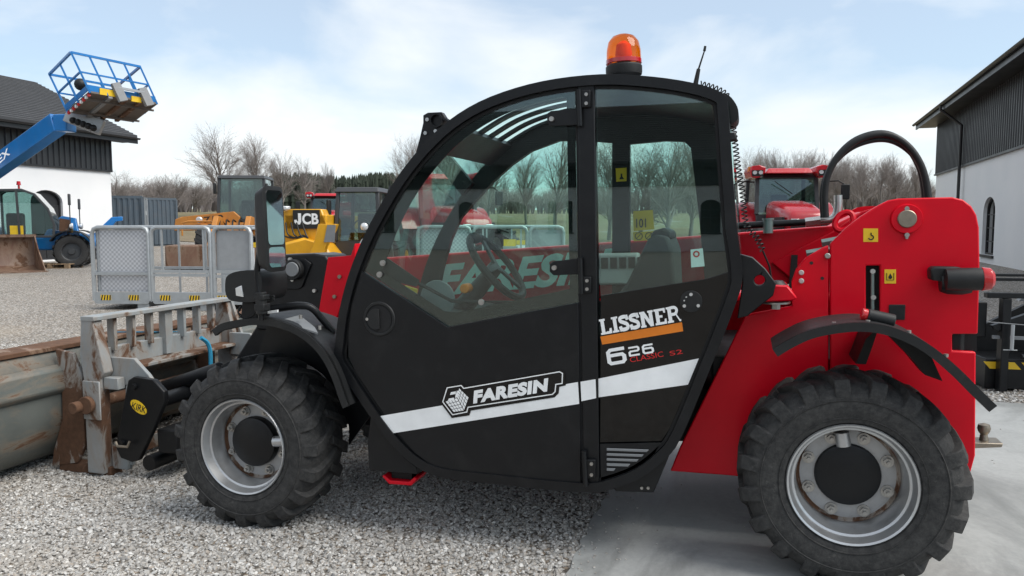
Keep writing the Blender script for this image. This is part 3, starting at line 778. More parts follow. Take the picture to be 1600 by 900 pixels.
# --- door
glass_top = [(566,424),(580,383),(602,338),(632,288),(668,241),(706,206),(754,176),(811,153),(872,139),(898,135)]
gl = smoothpath(mpl(glass_top, YC), 3) + mpl([(904,473),(700,511)], YC)
MB().prism(gl, YC + 0.006, YC + 0.012).build('door_window', 'cab_glass', th, smooth=0)
fr_in = smoothpath(mpl([(594,424),(604,398),(622,352),(650,300),(686,253),(724,216),(770,186),(820,165),(872,152),(884,152)], YC), 3) + mpl([(889,452),(712,489),(692,487)], YC)
gl_in = inset(gl, 0.003)
MB().prism([gl_in, fr_in], YC + 0.0135, YC + 0.018).build('window_border', 'black_gloss', th)
dp = mpl([(566,424),(700,511),(904,473),(908,756)], YC) + mpl([(800,747),(706,738),(678,729),(648,706),(616,668),(584,622),(556,580),(545,556),(545,520),(550,478)], YC)
door = MB().prism(dp, YC - 0.007, YC + 0.02).build('door', 'black_satin', th, bevel=0.003)
# handle in its oval dish
hx, hz = mp(594, 498, YC)
MB().lathe([(0.060, 0.0), (0.066, -0.005), (0.074, -0.005), (0.078, 0.0)], (hx, YC - 0.008, hz), 'y', 40).build('handle_ring', 'black_plastic', door)
MB().cyl((hx, YC - 0.008, hz), (hx, YC - 0.0095, hz), 0.060, n=40).build('handle_dish', 'dark_void', door)
MB().prism(arcpts(hx - 0.012, hz, 0.046, 70, 290, 16), YC - 0.019, YC - 0.010).build('door_handle', 'black_plastic', door, bevel=0.004)
MB().cyl((hx - 0.055, YC - 0.020, hz), (hx - 0.055, YC - 0.010, hz), 0.007, n=14).build('lock_barrel', 'steel', door)
# door stay: bracket, rod and bolts seen on the glass
st = MB().tube([(*mp(a, b, YC + 0.04)[:1], YC + 0.04, mp(a, b, YC + 0.04)[1]) for a, b in ((648,440),(672,452),(705,470),(752,472))], 0.008, 8)
st.build('door_stay', 'black_matte', th)
pz([(588,402),(606,404),(655,438),(650,448),(600,436),(585,428)], YC + 0.03, YC + 0.036).build('stay_bracket', 'black_matte', th)
for a, b in ((598,411),(593,429),(752,472)):
    m_ = MB(); disc(m_, a, b, 0.013, YC - 0.004, YC + 0.005, 16, YC); disc(m_, a, b, 0.006, YC - 0.009, YC - 0.004, 10, YC)
    m_.build('glass_bolt', 'bolt_steel', th)
# --- centre post with hinges
pz([(902,131),(929,131),(937,766),(912,764)], YC - 0.004, YC + 0.05, YC).build('door_post', 'black_satin', th, bevel=0.004)
pz([(898.5,134),(902.5,134),(912.5,760),(908,759)], YC + 0.003, YC + 0.02, YC).build('door_gap', 'dark_void', th)
def hinge(arm, plate, pin, bolts):
    h = pz(plate, YC - 0.022, YC - 0.004, YC).build('hinge', 'black_satin', th, bevel=0.003)
    if arm: pz(arm, YC - 0.014, YC - 0.0075, YC).build('hinge_arm', 'black_satin', h, bevel=0.003)
    (x0, z0), (x1, z1) = mp(*pin[0], YC), mp(*pin[1], YC)
    MB().cyl((x0, YC - 0.022, z0), (x1, YC - 0.022, z1), 0.011, n=14).build('hinge_pin', 'black_satin', h)
    for a, b, r in bolts:
        m_ = MB(); disc(m_, a, b, r, YC - 0.029, YC - 0.014, 14, YC); m_.build('hinge_bolt', 'bolt_steel', h)
hinge([(856,178),(862,174),(908,170),(908,196),(862,198),(856,192)], [(905,142),(924,142),(924,168),(905,170)], ((906,142),(908,198)), ((864,187,.010),(918,149,.007),(918,163,.007)))
hinge([(860,412),(866,408),(910,403),(912,428),(866,430),(860,424)], [(906,432),(925,432),(925,457),(906,458)], ((908,402),(910,458)), ((868,418,.010),(919,438,.007),(919,451,.007)))
hinge(None, [(914,716),(932,716),(932,744),(914,746)], ((914,702),(917,757)), ((926,722,.007),(926,739,.007)))

# --- rear quarter: glass, glossy panel, louvred vent
rg = mpl([(929,136),(965,134),(1000,136),(1058,143),(1108,154),(1118,200),(1132,330),(1141,424),(1103,436),(938,462)], YC)
MB().prism(rg, YC + 0.006, YC + 0.012).build('rear_quarter_window', 'rear_glass', th, smooth=0)
qp = mpl([(938,462),(1103,436),(1141,424),(1143,440),(1130,476),(1094,560),(1048,668),(1034,690),(937,692)], YC)
quarter = MB().prism(qp, YC + 0.004, YC + 0.02).build('quarter_panel', 'black_gloss', th, bevel=0.002)
vp = mpl([(937,694),(1033,692),(1022,712),(990,735),(958,748),(938,752)], YC)
vent = MB().prism(vp, YC + 0.002, YC + 0.02).build('vent_panel', 'black_satin', th, bevel=0.002)
for i, (a, b) in enumerate(((1014,702),(1006,710),(998,717),(985,725),(962,733))):
    c0, c1 = 948, a
    yv = 702 + i * 7.8
    pz([(c0,yv-2),(c1,yv-2+(c1-c0)*.035),(c1-3,yv+2+(c1-c0)*.035),(c0,yv+2)], YC - 0.004, YC + 0.0015, YC).build('vent_slat', 'grey_trim', vent, bevel=0.002)
x_, z_ = mp(1080, 471, YC)
rp = MB().cyl((x_, YC - 0.006, z_), (x_, YC + 0.003, z_), 0.043, n=32).build('round_cover', 'black_plastic', quarter, bevel=0.002)
for dx, dz in ((0, .028), (-.026, -.017), (.027, -.016), (-.018, .018), (-.026, .004)):
    r_ = 0.0065 if abs(dx) != .018 and dz != .004 else 0.003
    MB().cyl((x_+dx, YC - 0.010, z_+dz), (x_+dx, YC - 0.005, z_+dz), r_, n=12).build('cover_screw', 'light_grey', rp)
# --- skirts under the cab
pz([(527,572),(545,600),(572,640),(604,684),(632,716),(650,730),(652,741),(577,735),(574,690),(580,645),(556,620)], YC + 0.0, YC + 0.5, YC).build('cab_skirt', 'black_satin', th, bevel=0.01)
pz([(955,764),(1000,748),(1046,712),(1020,774),(960,772)], YC + 0.03, YC + 0.5, YC).build('rear_skirt', 'black_satin', th, bevel=0.005)
for a in (1003, 1013):
    m_ = MB(); disc(m_, a, 762, 0.006, YC + 0.022, YC + 0.03, 12, YC + .03); m_.build('skirt_bolt', 'bolt_steel', th)
xs, zs = mp(620, 748, YC)
step = MB().prism([(xs-.085, zs+.0), (xs-.05, zs-.035), (xs+.06, zs-.035), (xs+.09, zs+.0), (xs+.075, zs+.006), (xs+.05, zs-.018), (xs-.045, zs-.018), (xs-.072, zs+.006)], YC + 0.02, YC + 0.16).build('foot_step', 'red_paint', th, bevel=0.004)
MB().box(xs-.05, xs+.05, YC+.05, YC+.14, zs-.016, zs+.01).build('step_mount', 'black_matte', step)
# --- cab interior
MB().prism([(-1.62,.92),(-1.45,1.03),(-1.22,1.0),(-1.17,.62),(-1.6,.55)], YC+.16, YF-.12).build('dashboard', 'black_plastic', th, bevel=0.03, seg=3)
MB().prism(arcpts(mp(690,472,YC+.2)[0], mp(690,472,YC+.2)[1]+.02, .085, 0, 360, 24)[:-1], YC+.15, YC+.159).build('instrument_face', 'grey_trim', th, bevel=.004)
sx_, sz_ = mp(776, 416, YC + .40)
def circle3(c, r, u, v, n=28): return [Vector(c) + Vector(u)*r*math.cos(2*PI*k/n) + Vector(v)*r*math.sin(2*PI*k/n) for k in range(n)]
su, sv = Vector((.62, 0.12, -.78)).normalized(), Vector((-.1, .98, .16)).normalized()
sw = MB().tube(circle3((sx_, YC+.40, sz_), .185, su, sv), .018, 8, True)
sw.build('steering_wheel', 'black_plastic', th)
m_ = MB(); cw = Vector((sx_, YC+.40, sz_))
for t in (0.4, 2.5, 4.6): m_.bar(cw, cw + su*.18*math.cos(t) + sv*.18*math.sin(t), .03, .012, su.cross(sv))
m_.cyl(cw, cw + Vector((-.20, 0, -.22)), .035, .05, 14); m_.build('steering_column', 'black_plastic', th)
kx = Vector((*mp(743, 372, YC+.36)[:1], YC+.36, mp(743, 372, YC+.36)[1])); m_ = MB().ball(kx, .030, .030, .028); m_.build('steering_knob', 'black_plastic', th)
ox, oz = mp(730, 450, YC + .2); MB().cyl((ox, YC+.16, oz), (ox, YC+.22, oz), .022, n=16).build('hazard_switch', 'orange_decal', th, bevel=.004)
seat_prof = [mp(a, b, 3.40) for a, b in ((962,470),(985,440),(1018,372),(1030,366),(1048,370),(1056,392),(1060,470))]
MB().prism(seat_prof, 3.28, 3.66).build('seat_back', 'seat_fabric', th, bevel=.03, seg=3)
MB().prism([mp(a, b, 3.40) for a, b in ((1016,372),(1022,360),(1038,356),(1050,361),(1052,374))], 3.36, 3.58).build('head_rest', 'black_plastic', th, bevel=.015, seg=3)
MB().box(-.82, -.28, 3.26, 3.70, .74, .94).build('seat_cushion', 'seat_fabric', th, bevel=.04, seg=3)
xw0, zw0 = mp(938, 396, 3.86); xw1, zw1 = mp(1000, 425, 3.86)
con = MB().box(xw0-.05, xw1, 3.80, 3.895, zw1-.06, zw0).build('side_console', 'light_grey', th, bevel=.012)
for k in range(7): MB().box(xw0-.03+k*.045, xw0+.004+k*.045, 3.796, 3.801, zw0-.075, zw0-.02).build('console_slot', 'print_black', con)
# stickers on glass and posts
def quad(mb, pts, y, Y): P = mpl(pts, Y); return mb.add([(p[0], y, p[1]) for p in P], [(0, 1, 2, 3)] if len(P) == 4 else [tuple(range(len(P)))])
def decal(pts, y, mat, name, parent=th, Y=None, t=.0008):
    return MB().prism(mpl(pts, y if Y is None else Y), y, y + t).build(name, mat, parent, smooth=0)
d1 = decal([(989,330),(1020,328),(1022,358),(990,361)], 3.925, 'yellow_decal', 'noise_sticker')
m_ = MB(); o_ = mp(994, 356, 3.92)
letters(m_, '101', (o_[0], 3.922, o_[1]), (.05, 0, 0), (0, 0, .046), offset=.015); m_.build('sticker_print', 'print_black', d1, smooth=0)
d2 = decal([(989,363),(1023,361),(1023,375),(990,377)], 3.925, 'yellow_decal', 'warning_sticker')
for a in (998, 1014):
    x0, z0 = mp(a, 369, 3.92); MB().lathe([(.016, 0), (.020, 0)], (x0, 3.922, z0), 'y', 20).bar((x0-.012, 3.922, z0-.012), (x0+.012, 3.922, z0+.012), .003, .0005, (0, 1, 0)).build('sticker_ring', 'print_black', d2, smooth=0)
d3 = decal([(962,263),(979,262),(979,283),(963,284)], YF-.032, 'yellow_decal', 'seat_sticker')
x0, z0 = mp(971, 275, YF-.034)
MB().prism([(x0-.012,z0-.016),(x0+.014,z0-.016),(x0+.004,z0-.002),(x0+.004,z0+.012),(x0-.004,z0+.012),(x0-.004,z0-.002)], YF-.0335, YF-.033).build('sticker_print', 'print_black', d3, smooth=0)
d4 = decal([(1079,390),(1098,388),(1101,416),(1080,418)], YC + .014, 'white_decal', 'service_sticker')
x0, z0 = mp(1088, 397, YC + .013); MB().lathe([(.007, 0), (.013, 0)], (x0, YC+.0132, z0), 'y', 20).build('sticker_ring', 'red_decal', d4, smooth=0)
MB().prism(mpl([(633,446),(652,452),(650,462),(612,450)], YC+.3), YC+.3, YC+.31).build('floor_sticker', 'yellow_decal', th)

# --- markings on the door and panel
YD = YC - 0.0095
st1 = decal([(589,651),(903,597),(905,631),(607,678)], YD + .001, 'white_decal', 'white_stripe', door)
decal([(907,596.5),(930.5,592.5),(931.5,622),(908.5,627)], YC - .0055, 'white_decal', 'white_stripe', th)
YQ = YC + 0.002
decal([(933.5,592),(1092,560),(1075,601),(934,621)], YQ, 'white_decal', 'white_stripe', quarter)
def bp(pts): return [(680 + a/7.62, 570 + b/7.62) for a, b in pts]
badge_out = bp([(130,250),(322,222),(352,256),(1400,72),(1505,60),(1545,95),(1555,245),(1478,262),(1470,340),(1420,388),(425,545),(408,602),(198,634),(62,452)])
bd = decal(badge_out, YD - .0008, 'black_gloss', 'badge', door)
wo = mpl(bp([(140,268),(312,240),(342,274),(1480,76),(1522,98),(1518,226),(1442,238),(1434,322),(1400,356),(396,510),(382,566),(206,600),(86,442)]), YD)
MB().prism([wo, inset(wo, .0042)], YD - .0018, YD - .0010).build('badge_outline', 'white_decal', bd, smooth=0)
def corner(p, Y, y): q = mp(*p, Y); return Vector((q[0], y, q[1]))
def word(text, bl, br, tl, y, mat, parent, name, Y=YC, **k):
    o, e, u = corner(bl, Y, y), corner(br, Y, y), corner(tl, Y, y)
    return letters(MB(), text, o, e - o, u - o, **k).build(name, mat, parent, smooth=0)
word('FARESIN', *bp([(462,458),(1340,312),(474,300)]), YD - .0019, 'white_decal', bd, 'lettering', offset=.06, space=1.08)
m_ = MB()
def cells(c, nx, nz):
    for i in range(nx):
        for j in range(nz):
            q = []
            for s_, t_ in ((i+.08, j+.08), (i+.92, j+.08), (i+.92, j+.92), (i+.08, j+.92)):
                s_, t_ = s_/nx, t_/nz
                x = (1-s_)*(1-t_)*c[0][0]+s_*(1-t_)*c[1][0]+s_*t_*c[2][0]+(1-s_)*t_*c[3][0]
                y = (1-s_)*(1-t_)*c[0][1]+s_*(1-t_)*c[1][1]+s_*t_*c[2][1]+(1-s_)*t_*c[3][1]
                q.append((x, y))
            P = mpl(bp(q), YD); m_.add([(p[0], YD - .0019, p[1]) for p in P], [(0, 1, 2, 3)])
cells([(285,275),(402,388),(346,542),(262,385)], 4, 4); cells([(122,436),(262,392),(344,545),(222,562)], 4, 4)
for q in ([(190,325),(262,312),(250,345),(178,358)], [(250,312),(285,305),(268,385),(240,392)], [(165,400),(225,390),(230,418),(150,432)]):
    P = mpl(bp(q), YD); m_.add([(p[0], YD - .0021, p[1]) for p in P], [(0, 1, 2, 3)])
m_.build('badge_emblem', 'white_decal', bd, smooth=0)
# slab-serif dealer name drawn stroke by stroke
def slab(mb, text, o, ex, ey, y):
    o, ex, ey = Vector(o), Vector(ex), Vector(ey); W = []; cnt = [0]
    G = {'L': (.86, [[(.22,0),(.22,1)],], [(0,.44,1),(0,.5,0)], [[(.44,.0),(.86,.0),(.86,.34),(.70,.34),(.66,.16),(.44,.16)]]),
         'I': (.48, [[(.24,0),(.24,1)]], [(0,.48,1),(0,.48,0)], []),
         'S': (.74, [], [], []), 'N': (1.02, [[(.2,0),(.2,1)],[(.82,0),(.82,1)]], [(0,.4,1),(0,.4,0),(.62,1.02,1)], [[(.1,1),(.38,1),(.94,0),(.70,0)]]),
         'E': (.84, [[(.22,0),(.22,1)]], [(0,.4,1),(0,.4,0)], [[(.3,1),(.82,1),(.82,.70),(.70,.70),(.66,.85),(.3,.85)],[(.3,0),(.84,0),(.84,.32),(.72,.32),(.68,.15),(.3,.15)],[(.3,.43),(.58,.43),(.58,.58),(.3,.58)]]),
         'R': (.96, [[(.22,0),(.22,1)]], [(0,.4,1),(0,.44,0)], [[(.42,.46),(.62,.46),(.86,0),(.96,0),(.98,.13),(.90,.13),(.70,.50)],])}
    tot = sum(G[c][0] + .06 for c in text) - .06; x = 0
    def poly(P):
        cnt[0] += 1; yy = y - cnt[0]*.00003
        n0 = len(mb.v)
        for a, b in P:
            q = o + ex*((x+a)/tot) + ey*b; mb.v.append((q.x, yy, q.z))
        tr = geometry.tessellate_polygon([[Vector((a, b, 0)) for a, b in P]])
        for t in tr: mb.f.append(tuple(n0+i for i in t))
    def ribbon(path, w):
        for i in range(len(path)-1):
            a, b = Vector(path[i]), Vector(path[i+1]); d = (b-a).normalized(); nn = Vector((-d.y, d.x))*w/2; d = d*w*.12
            poly([tuple(a-d+nn), tuple(b+d+nn), tuple(b+d-nn), tuple(a-d-nn)])
    for c in text:
        w, stems, serifs, polys = G[c]
        for (a, b) in stems: poly([(a[0]-.13, 0), (a[0]+.13, 0), (a[0]+.13, 1), (a[0]-.13, 1)])
        for (a, b, e) in serifs: poly([(a, e), (b, e), (b, .13 if e == 0 else .87), (a, .13 if e == 0 else .87)])
        for P in polys: poly(P)
        if c == 'S':
            pth = smoothpath([(.66,.70),(.60,.86),(.38,.90),(.14,.84),(.13,.66),(.38,.53),(.60,.40),(.62,.18),(.38,.10),(.14,.14),(.08,.30)], 4)
            ribbon(pth, .235)
            poly([(.60,1),(.72,1),(.72,.68),(.62,.68)]); poly([(.02,0),(.14,0),(.13,.33),(.02,.33)])
        if c == 'R':
            ribbon(smoothpath([(.3,.92),(.62,.91),(.76,.74),(.62,.52),(.3,.51)], 5), .19)
        x += w + .06
    return mb
o, e, u = (corner(p, YC, YQ - .0012) for p in ((939.5,523.5),(1064.5,501.5),(935.5,499.5)))
slab(MB(), 'LISSNER', o, e - o, u - o, YQ - .0012).build('dealer_lettering', 'white_decal', quarter, smooth=0)
decal([(938,526),(1065.5,503.5),(1067.5,517.5),(941,538.5)], YQ, 'orange_decal', 'orange_bar', quarter)
def square_digits(text, bl, br, tl, y, w, th_):
    o, e, u = corner(bl, YC, y), corner(br, YC, y), corner(tl, YC, y); ex, ey = e - o, u - o; m_ = MB(); n_ = len(text); c_ = 0
    G = {'6': [(1,1),(.15,1),(0,.85),(0,.14),(.12,0),(.88,0),(1,.14),(1,.45),(.88,.59),(.02,.59)], '2': [(0,1),(.88,1),(1,.88),(1,.64),(.88,.52),(.12,.52),(0,.40),(0,0),(1,0)]}
    for i, ch in enumerate(text):
        P = [(th_ + a*(1-2*th_), th_*.9 + b*(1-1.8*th_)) for a, b in G[ch]]
        for j in range(len(P)-1):
            a, b = Vector(P[j]), Vector(P[j+1]); d = (b-a).normalized(); nn = Vector((-d.y, d.x))*th_; d = d*th_*.55; c_ += 1
            q = []
            for p in (a-d+nn, b+d+nn, b+d-nn, a-d-nn):
                r_ = o + ex*((i*(1+w)+p.x)/(n_+(n_-1)*w)) + ey*p.y; q.append((r_.x, y - c_*.00003, r_.z))
            m_.add(q, [(0, 1, 2, 3)])
    return m_.build('model_number', 'white_decal', quarter, smooth=0)
square_digits('6', (950,571.5), (980,566.5), (946,546.5), YQ - .0005, 0, .10)
square_digits('26', (983,557.5), (1022.5,551), (980.5,543), YQ - .0005, .22, .095)
word('CLASSIC', (985,566.5), (1037,557), (983.5,558.5), YQ - .0009, 'red_decal', quarter, 'model_lettering', offset=.0)
word('S2', (1047,556), (1067,552.5), (1045.5,549), YQ - .0009, 'red_decal', quarter, 'model_lettering', offset=.0)

# --- beacon, aerial, rear lamp, coiled lead, hose guard on the roof
bx_, bz_ = mp(975, 113, 3.28)
bc = MB().lathe([(.0, .0), (.074, .0), (.076, .012), (.076, .034), (.070, .042), (.0, .044)], (bx_, 3.28, bz_ - .012), 'z', 32).build('beacon', 'black_plastic', th)
MB().lathe([(.070, .042), (.072, .056), (.071, .10), (.064, .135), (.046, .158), (.02, .168), (.0, .169)], (bx_, 3.28, bz_ - .012), 'z', 32).build('beacon_lens', 'beacon_lens', bc, smooth=60)
MB().lathe([(.0715, .044), (.0745, .046), (.0745, .062), (.0715, .064)], (bx_, 3.28, bz_ - .012), 'z', 32).build('beacon_collar', 'red_lens', bc)
MB().lathe([(.0, .050), (.030, .055), (.036, .085), (.030, .125), (.012, .14), (.0, .141)], (bx_, 3.28, bz_ - .012), 'z', 16).build('beacon_reflector', 'orange_decal', bc)
(ax0, az0), (ax1, az1) = mp(1086, 127, 3.4), mp(1102, 72, 3.4)
MB().tube([(ax0, 3.4, az0-.02), (ax0+(ax1-ax0)*.35, 3.4, az0+(az1-az0)*.35), (ax0+(ax1-ax0)*.36, 3.4, az0+(az1-az0)*.36), (ax1-.004, 3.4, az1-.02), (ax1-.004, 3.4, az1-.02), (ax1, 3.4, az1)], [.011, .008, .004, .003, .006, .005], 8).build('aerial', 'black_plastic', th)
cl = [mp(a, b, 3.25) for a, b in ((1094,131),(1118,138),(1136,150),(1142,175),(1147,210),(1153,260),(1160,300),(1166,350),(1183,372),(1192,392))]
cl = smoothpath(cl, 16); hel = []
L = 0.0
for i in range(len(cl)):
    if i: L += math.hypot(cl[i][0]-cl[i-1][0], cl[i][1]-cl[i-1][1])
fine = smoothpath(cl, 7)
L = 0.0; pr = fine[0]
for i, p in enumerate(fine):
    L += math.hypot(p[0]-pr[0], p[1]-pr[1]); q = fine[min(i+1, len(fine)-1)]
    d = Vector((q[0]-pr[0], q[1]-pr[1])); d = d.normalized() if d.length > 1e-9 else Vector((1, 0)); pr = p
    t = L / .0135 * 2 * PI * .8
    hel.append((p[0] - d.y*.0105*math.cos(t), 3.25 + .0105*math.sin(t), p[1] + d.x*.0105*math.cos(t)))
MB().tube(hel, .0028, 5).build('coiled_lead', 'black_plastic', th)
e0, e1 = mp(1192, 392, 3.25), mp(1206, 440, 3.3)
MB().tube([(e0[0], 3.25, e0[1]), ((e0[0]+e1[0])/2+.008, 3.28, (e0[1]+e1[1])/2), (e1[0], 3.3, e1[1])], .004, 6).build('lead_tail', 'black_plastic', th)
lx, lz = mp(1140, 172, 3.2)
MB().prism(smoothpath([(lx-.03, lz+.055), (lx+.0, lz+.05), (lx+.03, lz+.005), (lx+.032, lz-.04), (lx+.005, lz-.06), (lx-.03, lz-.05)], 4, True), 3.16, 3.34).build('rear_work_lamp', 'black_plastic', th, bevel=.015, seg=3)
pz([(1124,207),(1150,206),(1152,218),(1126,221)], YC - .01, YC + .06).build('grab_stub', 'black_plastic', th, bevel=.006)
gd = pz([(649,241),(656,214),(661,192),(661,180),(668,176),(690,175),(696,184),(690,200),(700,214),(688,226),(738,286),(722,306),(664,236)], 3.82, 3.86).build('hose_guide', 'black_satin', th, bevel=.003)
cx0, cz0 = mp(688, 190, 3.86)
MB().lathe([(.030, 0), (.036, 0), (.036, .09), (.030, .09)], (cx0, 3.80, cz0), 'y', 24, closed=True).build('guide_ring', 'black_satin', gd)
for k in range(5): MB().bar((cx0+.02, 3.80+k*.02, cz0+.02), (cx0+.13, 3.80+k*.02, cz0-.05), .008, .01).build('guide_rib', 'black_satin', gd)
for a, b in ((668,187),(665,208),(681,205)):
    m_ = MB(); disc(m_, a, b, .010, 3.812, 3.82, 12, 3.82); m_.build('guide_bolt', 'steel', gd)

# --- rear bracket of the cab and its rubber mount
hx2, hz2 = mp(1187, 438, YC + .02)
br = MB().prism([mpl([(1152,396),(1176,402),(1196,420),(1213,443),(1208,462),(1168,494),(1152,498),(1160,440)], YC + .02), arcpts(hx2, hz2, .020, 0, 340, 17)], YC + .02, YC + .06).build('cab_mount_plate', 'black_satin', th, bevel=.004)
fl = pz([(1192,455),(1200,446),(1232,448),(1246,466),(1238,470),(1196,472)], YC + .07, YC + .35).build('mount_flange', 'red_paint', th, bevel=.005)
fx, fzz = mp(1212, 470, YC + .12)
MB().lathe([(0, .075), (.03, .075), (.045, .06), (.05, .05), (.036, .046), (.055, .03), (.058, .02), (0, .02)], (fx, YC + .18, fzz), 'z', 24).build('rubber_mount', 'black_plastic', th)
MB().lathe([(0, -.012), (.055, -.012), (.055, -.005), (0, -.005)], (fx, YC + .14, fzz), 'z', 24).cyl((fx, YC + .14, fzz-.035), (fx, YC + .14, fzz-.012), .018, n=6).build('mount_bolt', 'bolt_steel', th)

# --- rear chassis tower
YP = 3.40
front_plate = mpl([(1047,737),(1062,700),(1165,492),(1238,478),(1237,440),(1244,420),(1260,402),(1287,386),(1295,383),(1295,760),(1140,744)], YP)
fpl = MB().prism(front_plate, YP + .006, YP + .03).build('front_side_plate', 'red_paint', th, bevel=.006)
slot = mpl([(1353,415),(1375,415),(1375,502),(1353,502)], YP)
notch = [(1528,522),(1506,522),(1506,540),(1526,540),(1526,550)]
back_plate = mpl([(1297,381),(1306,372),(1322,356),(1345,338),(1372,321),(1388,313),(1404,310),(1488,308),(1505,312),(1518,322),(1526,336),(1530,356),(1531,420),(1528,522),(1488,522),(1488,548),(1525,550),(1524,712),(1500,800),(1297,800)], YP)
bpl = MB().prism([back_plate, slot], YP, YP + .03).build('rear_side_plate', 'red_paint', th, bevel=.006)
m_ = MB().prism(inset(slot, -.01), YP + .031, YP + .06); m_.build('gauge_recess', 'dark_void', th)
gx, gzz = mp(1364, 424, YP); gx2, gz2 = mp(1364, 496, YP)
MB().cyl((gx, YP+.012, gzz), (gx2, YP+.012, gz2), .007, n=10).build('level_gauge', 'zinc_green', bpl)
for a, b in ((1364,424),(1365,465),(1364,496)):
    m_ = MB(); disc(m_, a, b, .010, YP + .002, YP + .02, 12, YP); m_.build('gauge_bolt', 'steel', bpl)
pz([(1503,520),(1532,520),(1532,552),(1486,552),(1486,524)], YP + .05, YP + .4, YP).build('rear_inner_frame', 'black_matte', th)
# pivot boss
px_, pz_ = mp(1416, 342, YP)
boss = MB().lathe([(.026, -.0165), (.056, -.0165), (.058, -.012), (.060, .002)], (px_, YP, pz_), 'y', 40).build('pivot_boss', 'red_paint', bpl)
MB().lathe([(0, -.024), (.032, -.024), (.035, -.021), (.035, -.006)], (px_, YP, pz_), 'y', 32).build('pivot_pin', 'brass_pin', bpl)
for b in (367, 326):
    m_ = MB(); disc(m_, 1416, b, .009, YP - .018, YP, 10, YP); disc(m_, 1416, b+4, .006, YP - .014, YP, 10, YP); m_.build('grease_nipple', 'bolt_steel', bpl)
for (a, b, r, mt) in ((1252,426,.011,'light_grey'),(1252,439,.011,'light_grey'),(1293,400,.012,'bolt_steel')):
    m_ = MB(); disc(m_, a, b, r, YP - .006, YP + .006, 16, YP); m_.build('plate_bolt', mt, fpl, bevel=.003)
for a, b in ((1268,411),(1285,435)):
    m_ = MB(); disc(m_, a, b, .007, YP + .0045, YP + .0062, 12, YP); m_.build('plate_hole', 'print_black', fpl)
s1 = decal([(1349,357),(1372,357),(1372,378),(1349,378)], YP - .001, 'yellow_decal', 'hook_sticker', bpl)
x0, z0 = mp(1361, 369, YP); hk = [(x0+.0*k, z0) for k in range(1)]
MB().tube([(x0, YP-.002, z0+.014), (x0, YP-.002, z0+.004)] + [(x0+.009*math.sin(t), YP-.002, z0-.005+.009*math.cos(t)) for t in (0.2, .9, 1.6, 2.4, 3.1, 3.9, 4.5)], .0024, 6).build('sticker_print', 'print_black', s1)
s2 = decal([(1382,421),(1400,421),(1400,443),(1382,443)], YP - .001, 'yellow_decal', 'oil_sticker', bpl)
x0, z0 = mp(1391, 432, YP)
MB().tube([(x0-.013, YP-.002, z0+.014), (x0-.013, YP-.002, z0-.014), (x0+.013, YP-.002, z0-.014), (x0+.013, YP-.002, z0+.014)], .0014, 5).build('sticker_print', 'print_black', s2)
MB().prism(arcpts(x0, z0-.003, .007, 140, 400, 12) + [(x0, z0+.013)], YP-.0022, YP-.0011).build('sticker_drop', 'print_black', s2, smooth=0)
pz([(1389,476),(1415,476),(1414,500),(1389,500)], YP - .006, YP).build('square_plug', 'black_plastic', bpl, bevel=.004)
# far plate, top tie, counterweight, engine side, chassis beam
MB().prism(inset(back_plate, .01), 4.36, 4.39).build('far_side_plate', 'red_paint', th)
MB().box(.80, .866, YP + .031, 4.355, .42, 1.10).build('counterweight', 'black_matte', th, bevel=.02)
MB().box(-2.5, .78, 3.62, 4.18, .36, .62).build('chassis_beam', 'black_matte', th, bevel=.01)
MB().box(-.12, .78, 3.45, 4.33, .45, .80).build('chassis_tail', 'black_matte', th, bevel=.01)
for X in (.398, -2.239): MB().cyl((X, 3.2, .40), (X, 4.6, .40), .085, n=18).build('axle', 'black_matte', th)
MB().box(-1.7, .7, 4.32, 4.78, .5, 1.0).build('engine_cover', 'red_paint', th, bevel=.04, seg=3)
# tail lamp arm
tl = pz([(1451,420),(1458,416),(1500,417),(1500,438),(1484,441),(1452,437)], YP - .09, YP - .02, YP - .06).build('tail_lamp_arm', 'black_plastic', th, bevel=.012, seg=3)
tx, tz = mp(1497, 443, YP - .10); 
MB().lathe([(0, -.06), (.034, -.055), (.044, -.03), (.046, .02), (.040, .05), (0, .055)], (tx, YP - .07, tz), 'x', 24).build('lamp_knuckle', 'black_plastic', tl)
tx, tz = mp(1500, 437, YP - .13)
MB().lathe([(0, -.05), (.040, -.045), (.044, 0), (.043, .075), (0, .078)], (tx, YP - .11, tz), 'x', 28).build('tail_lamp', 'black_plastic', tl)
MB().lathe([(.043, .076), (.045, .08), (.042, .105), (.03, .116), (0, .118)], (tx, YP - .11, tz), 'x', 28).build('tail_lens', 'red_lens', tl)
# ball hitch
bx, bz = mp(1536, 690, YP + .3)
hb = MB().prism([(bx-.16, bz-.02), (bx+.05, bz+.0), (bx+.055, bz+.016), (bx-.16, bz+.012)], YP + .22, YP + .32).build('hitch_bar', 'brass_pin', th, bevel=.004)
MB().lathe([(.018, .016), (.014, .04), (.022, .052), (.026, .066), (.022, .082), (.0, .090)], (bx-.005, YP + .27, bz), 'z', 20).build('hitch_ball', 'brass_pin', hb)

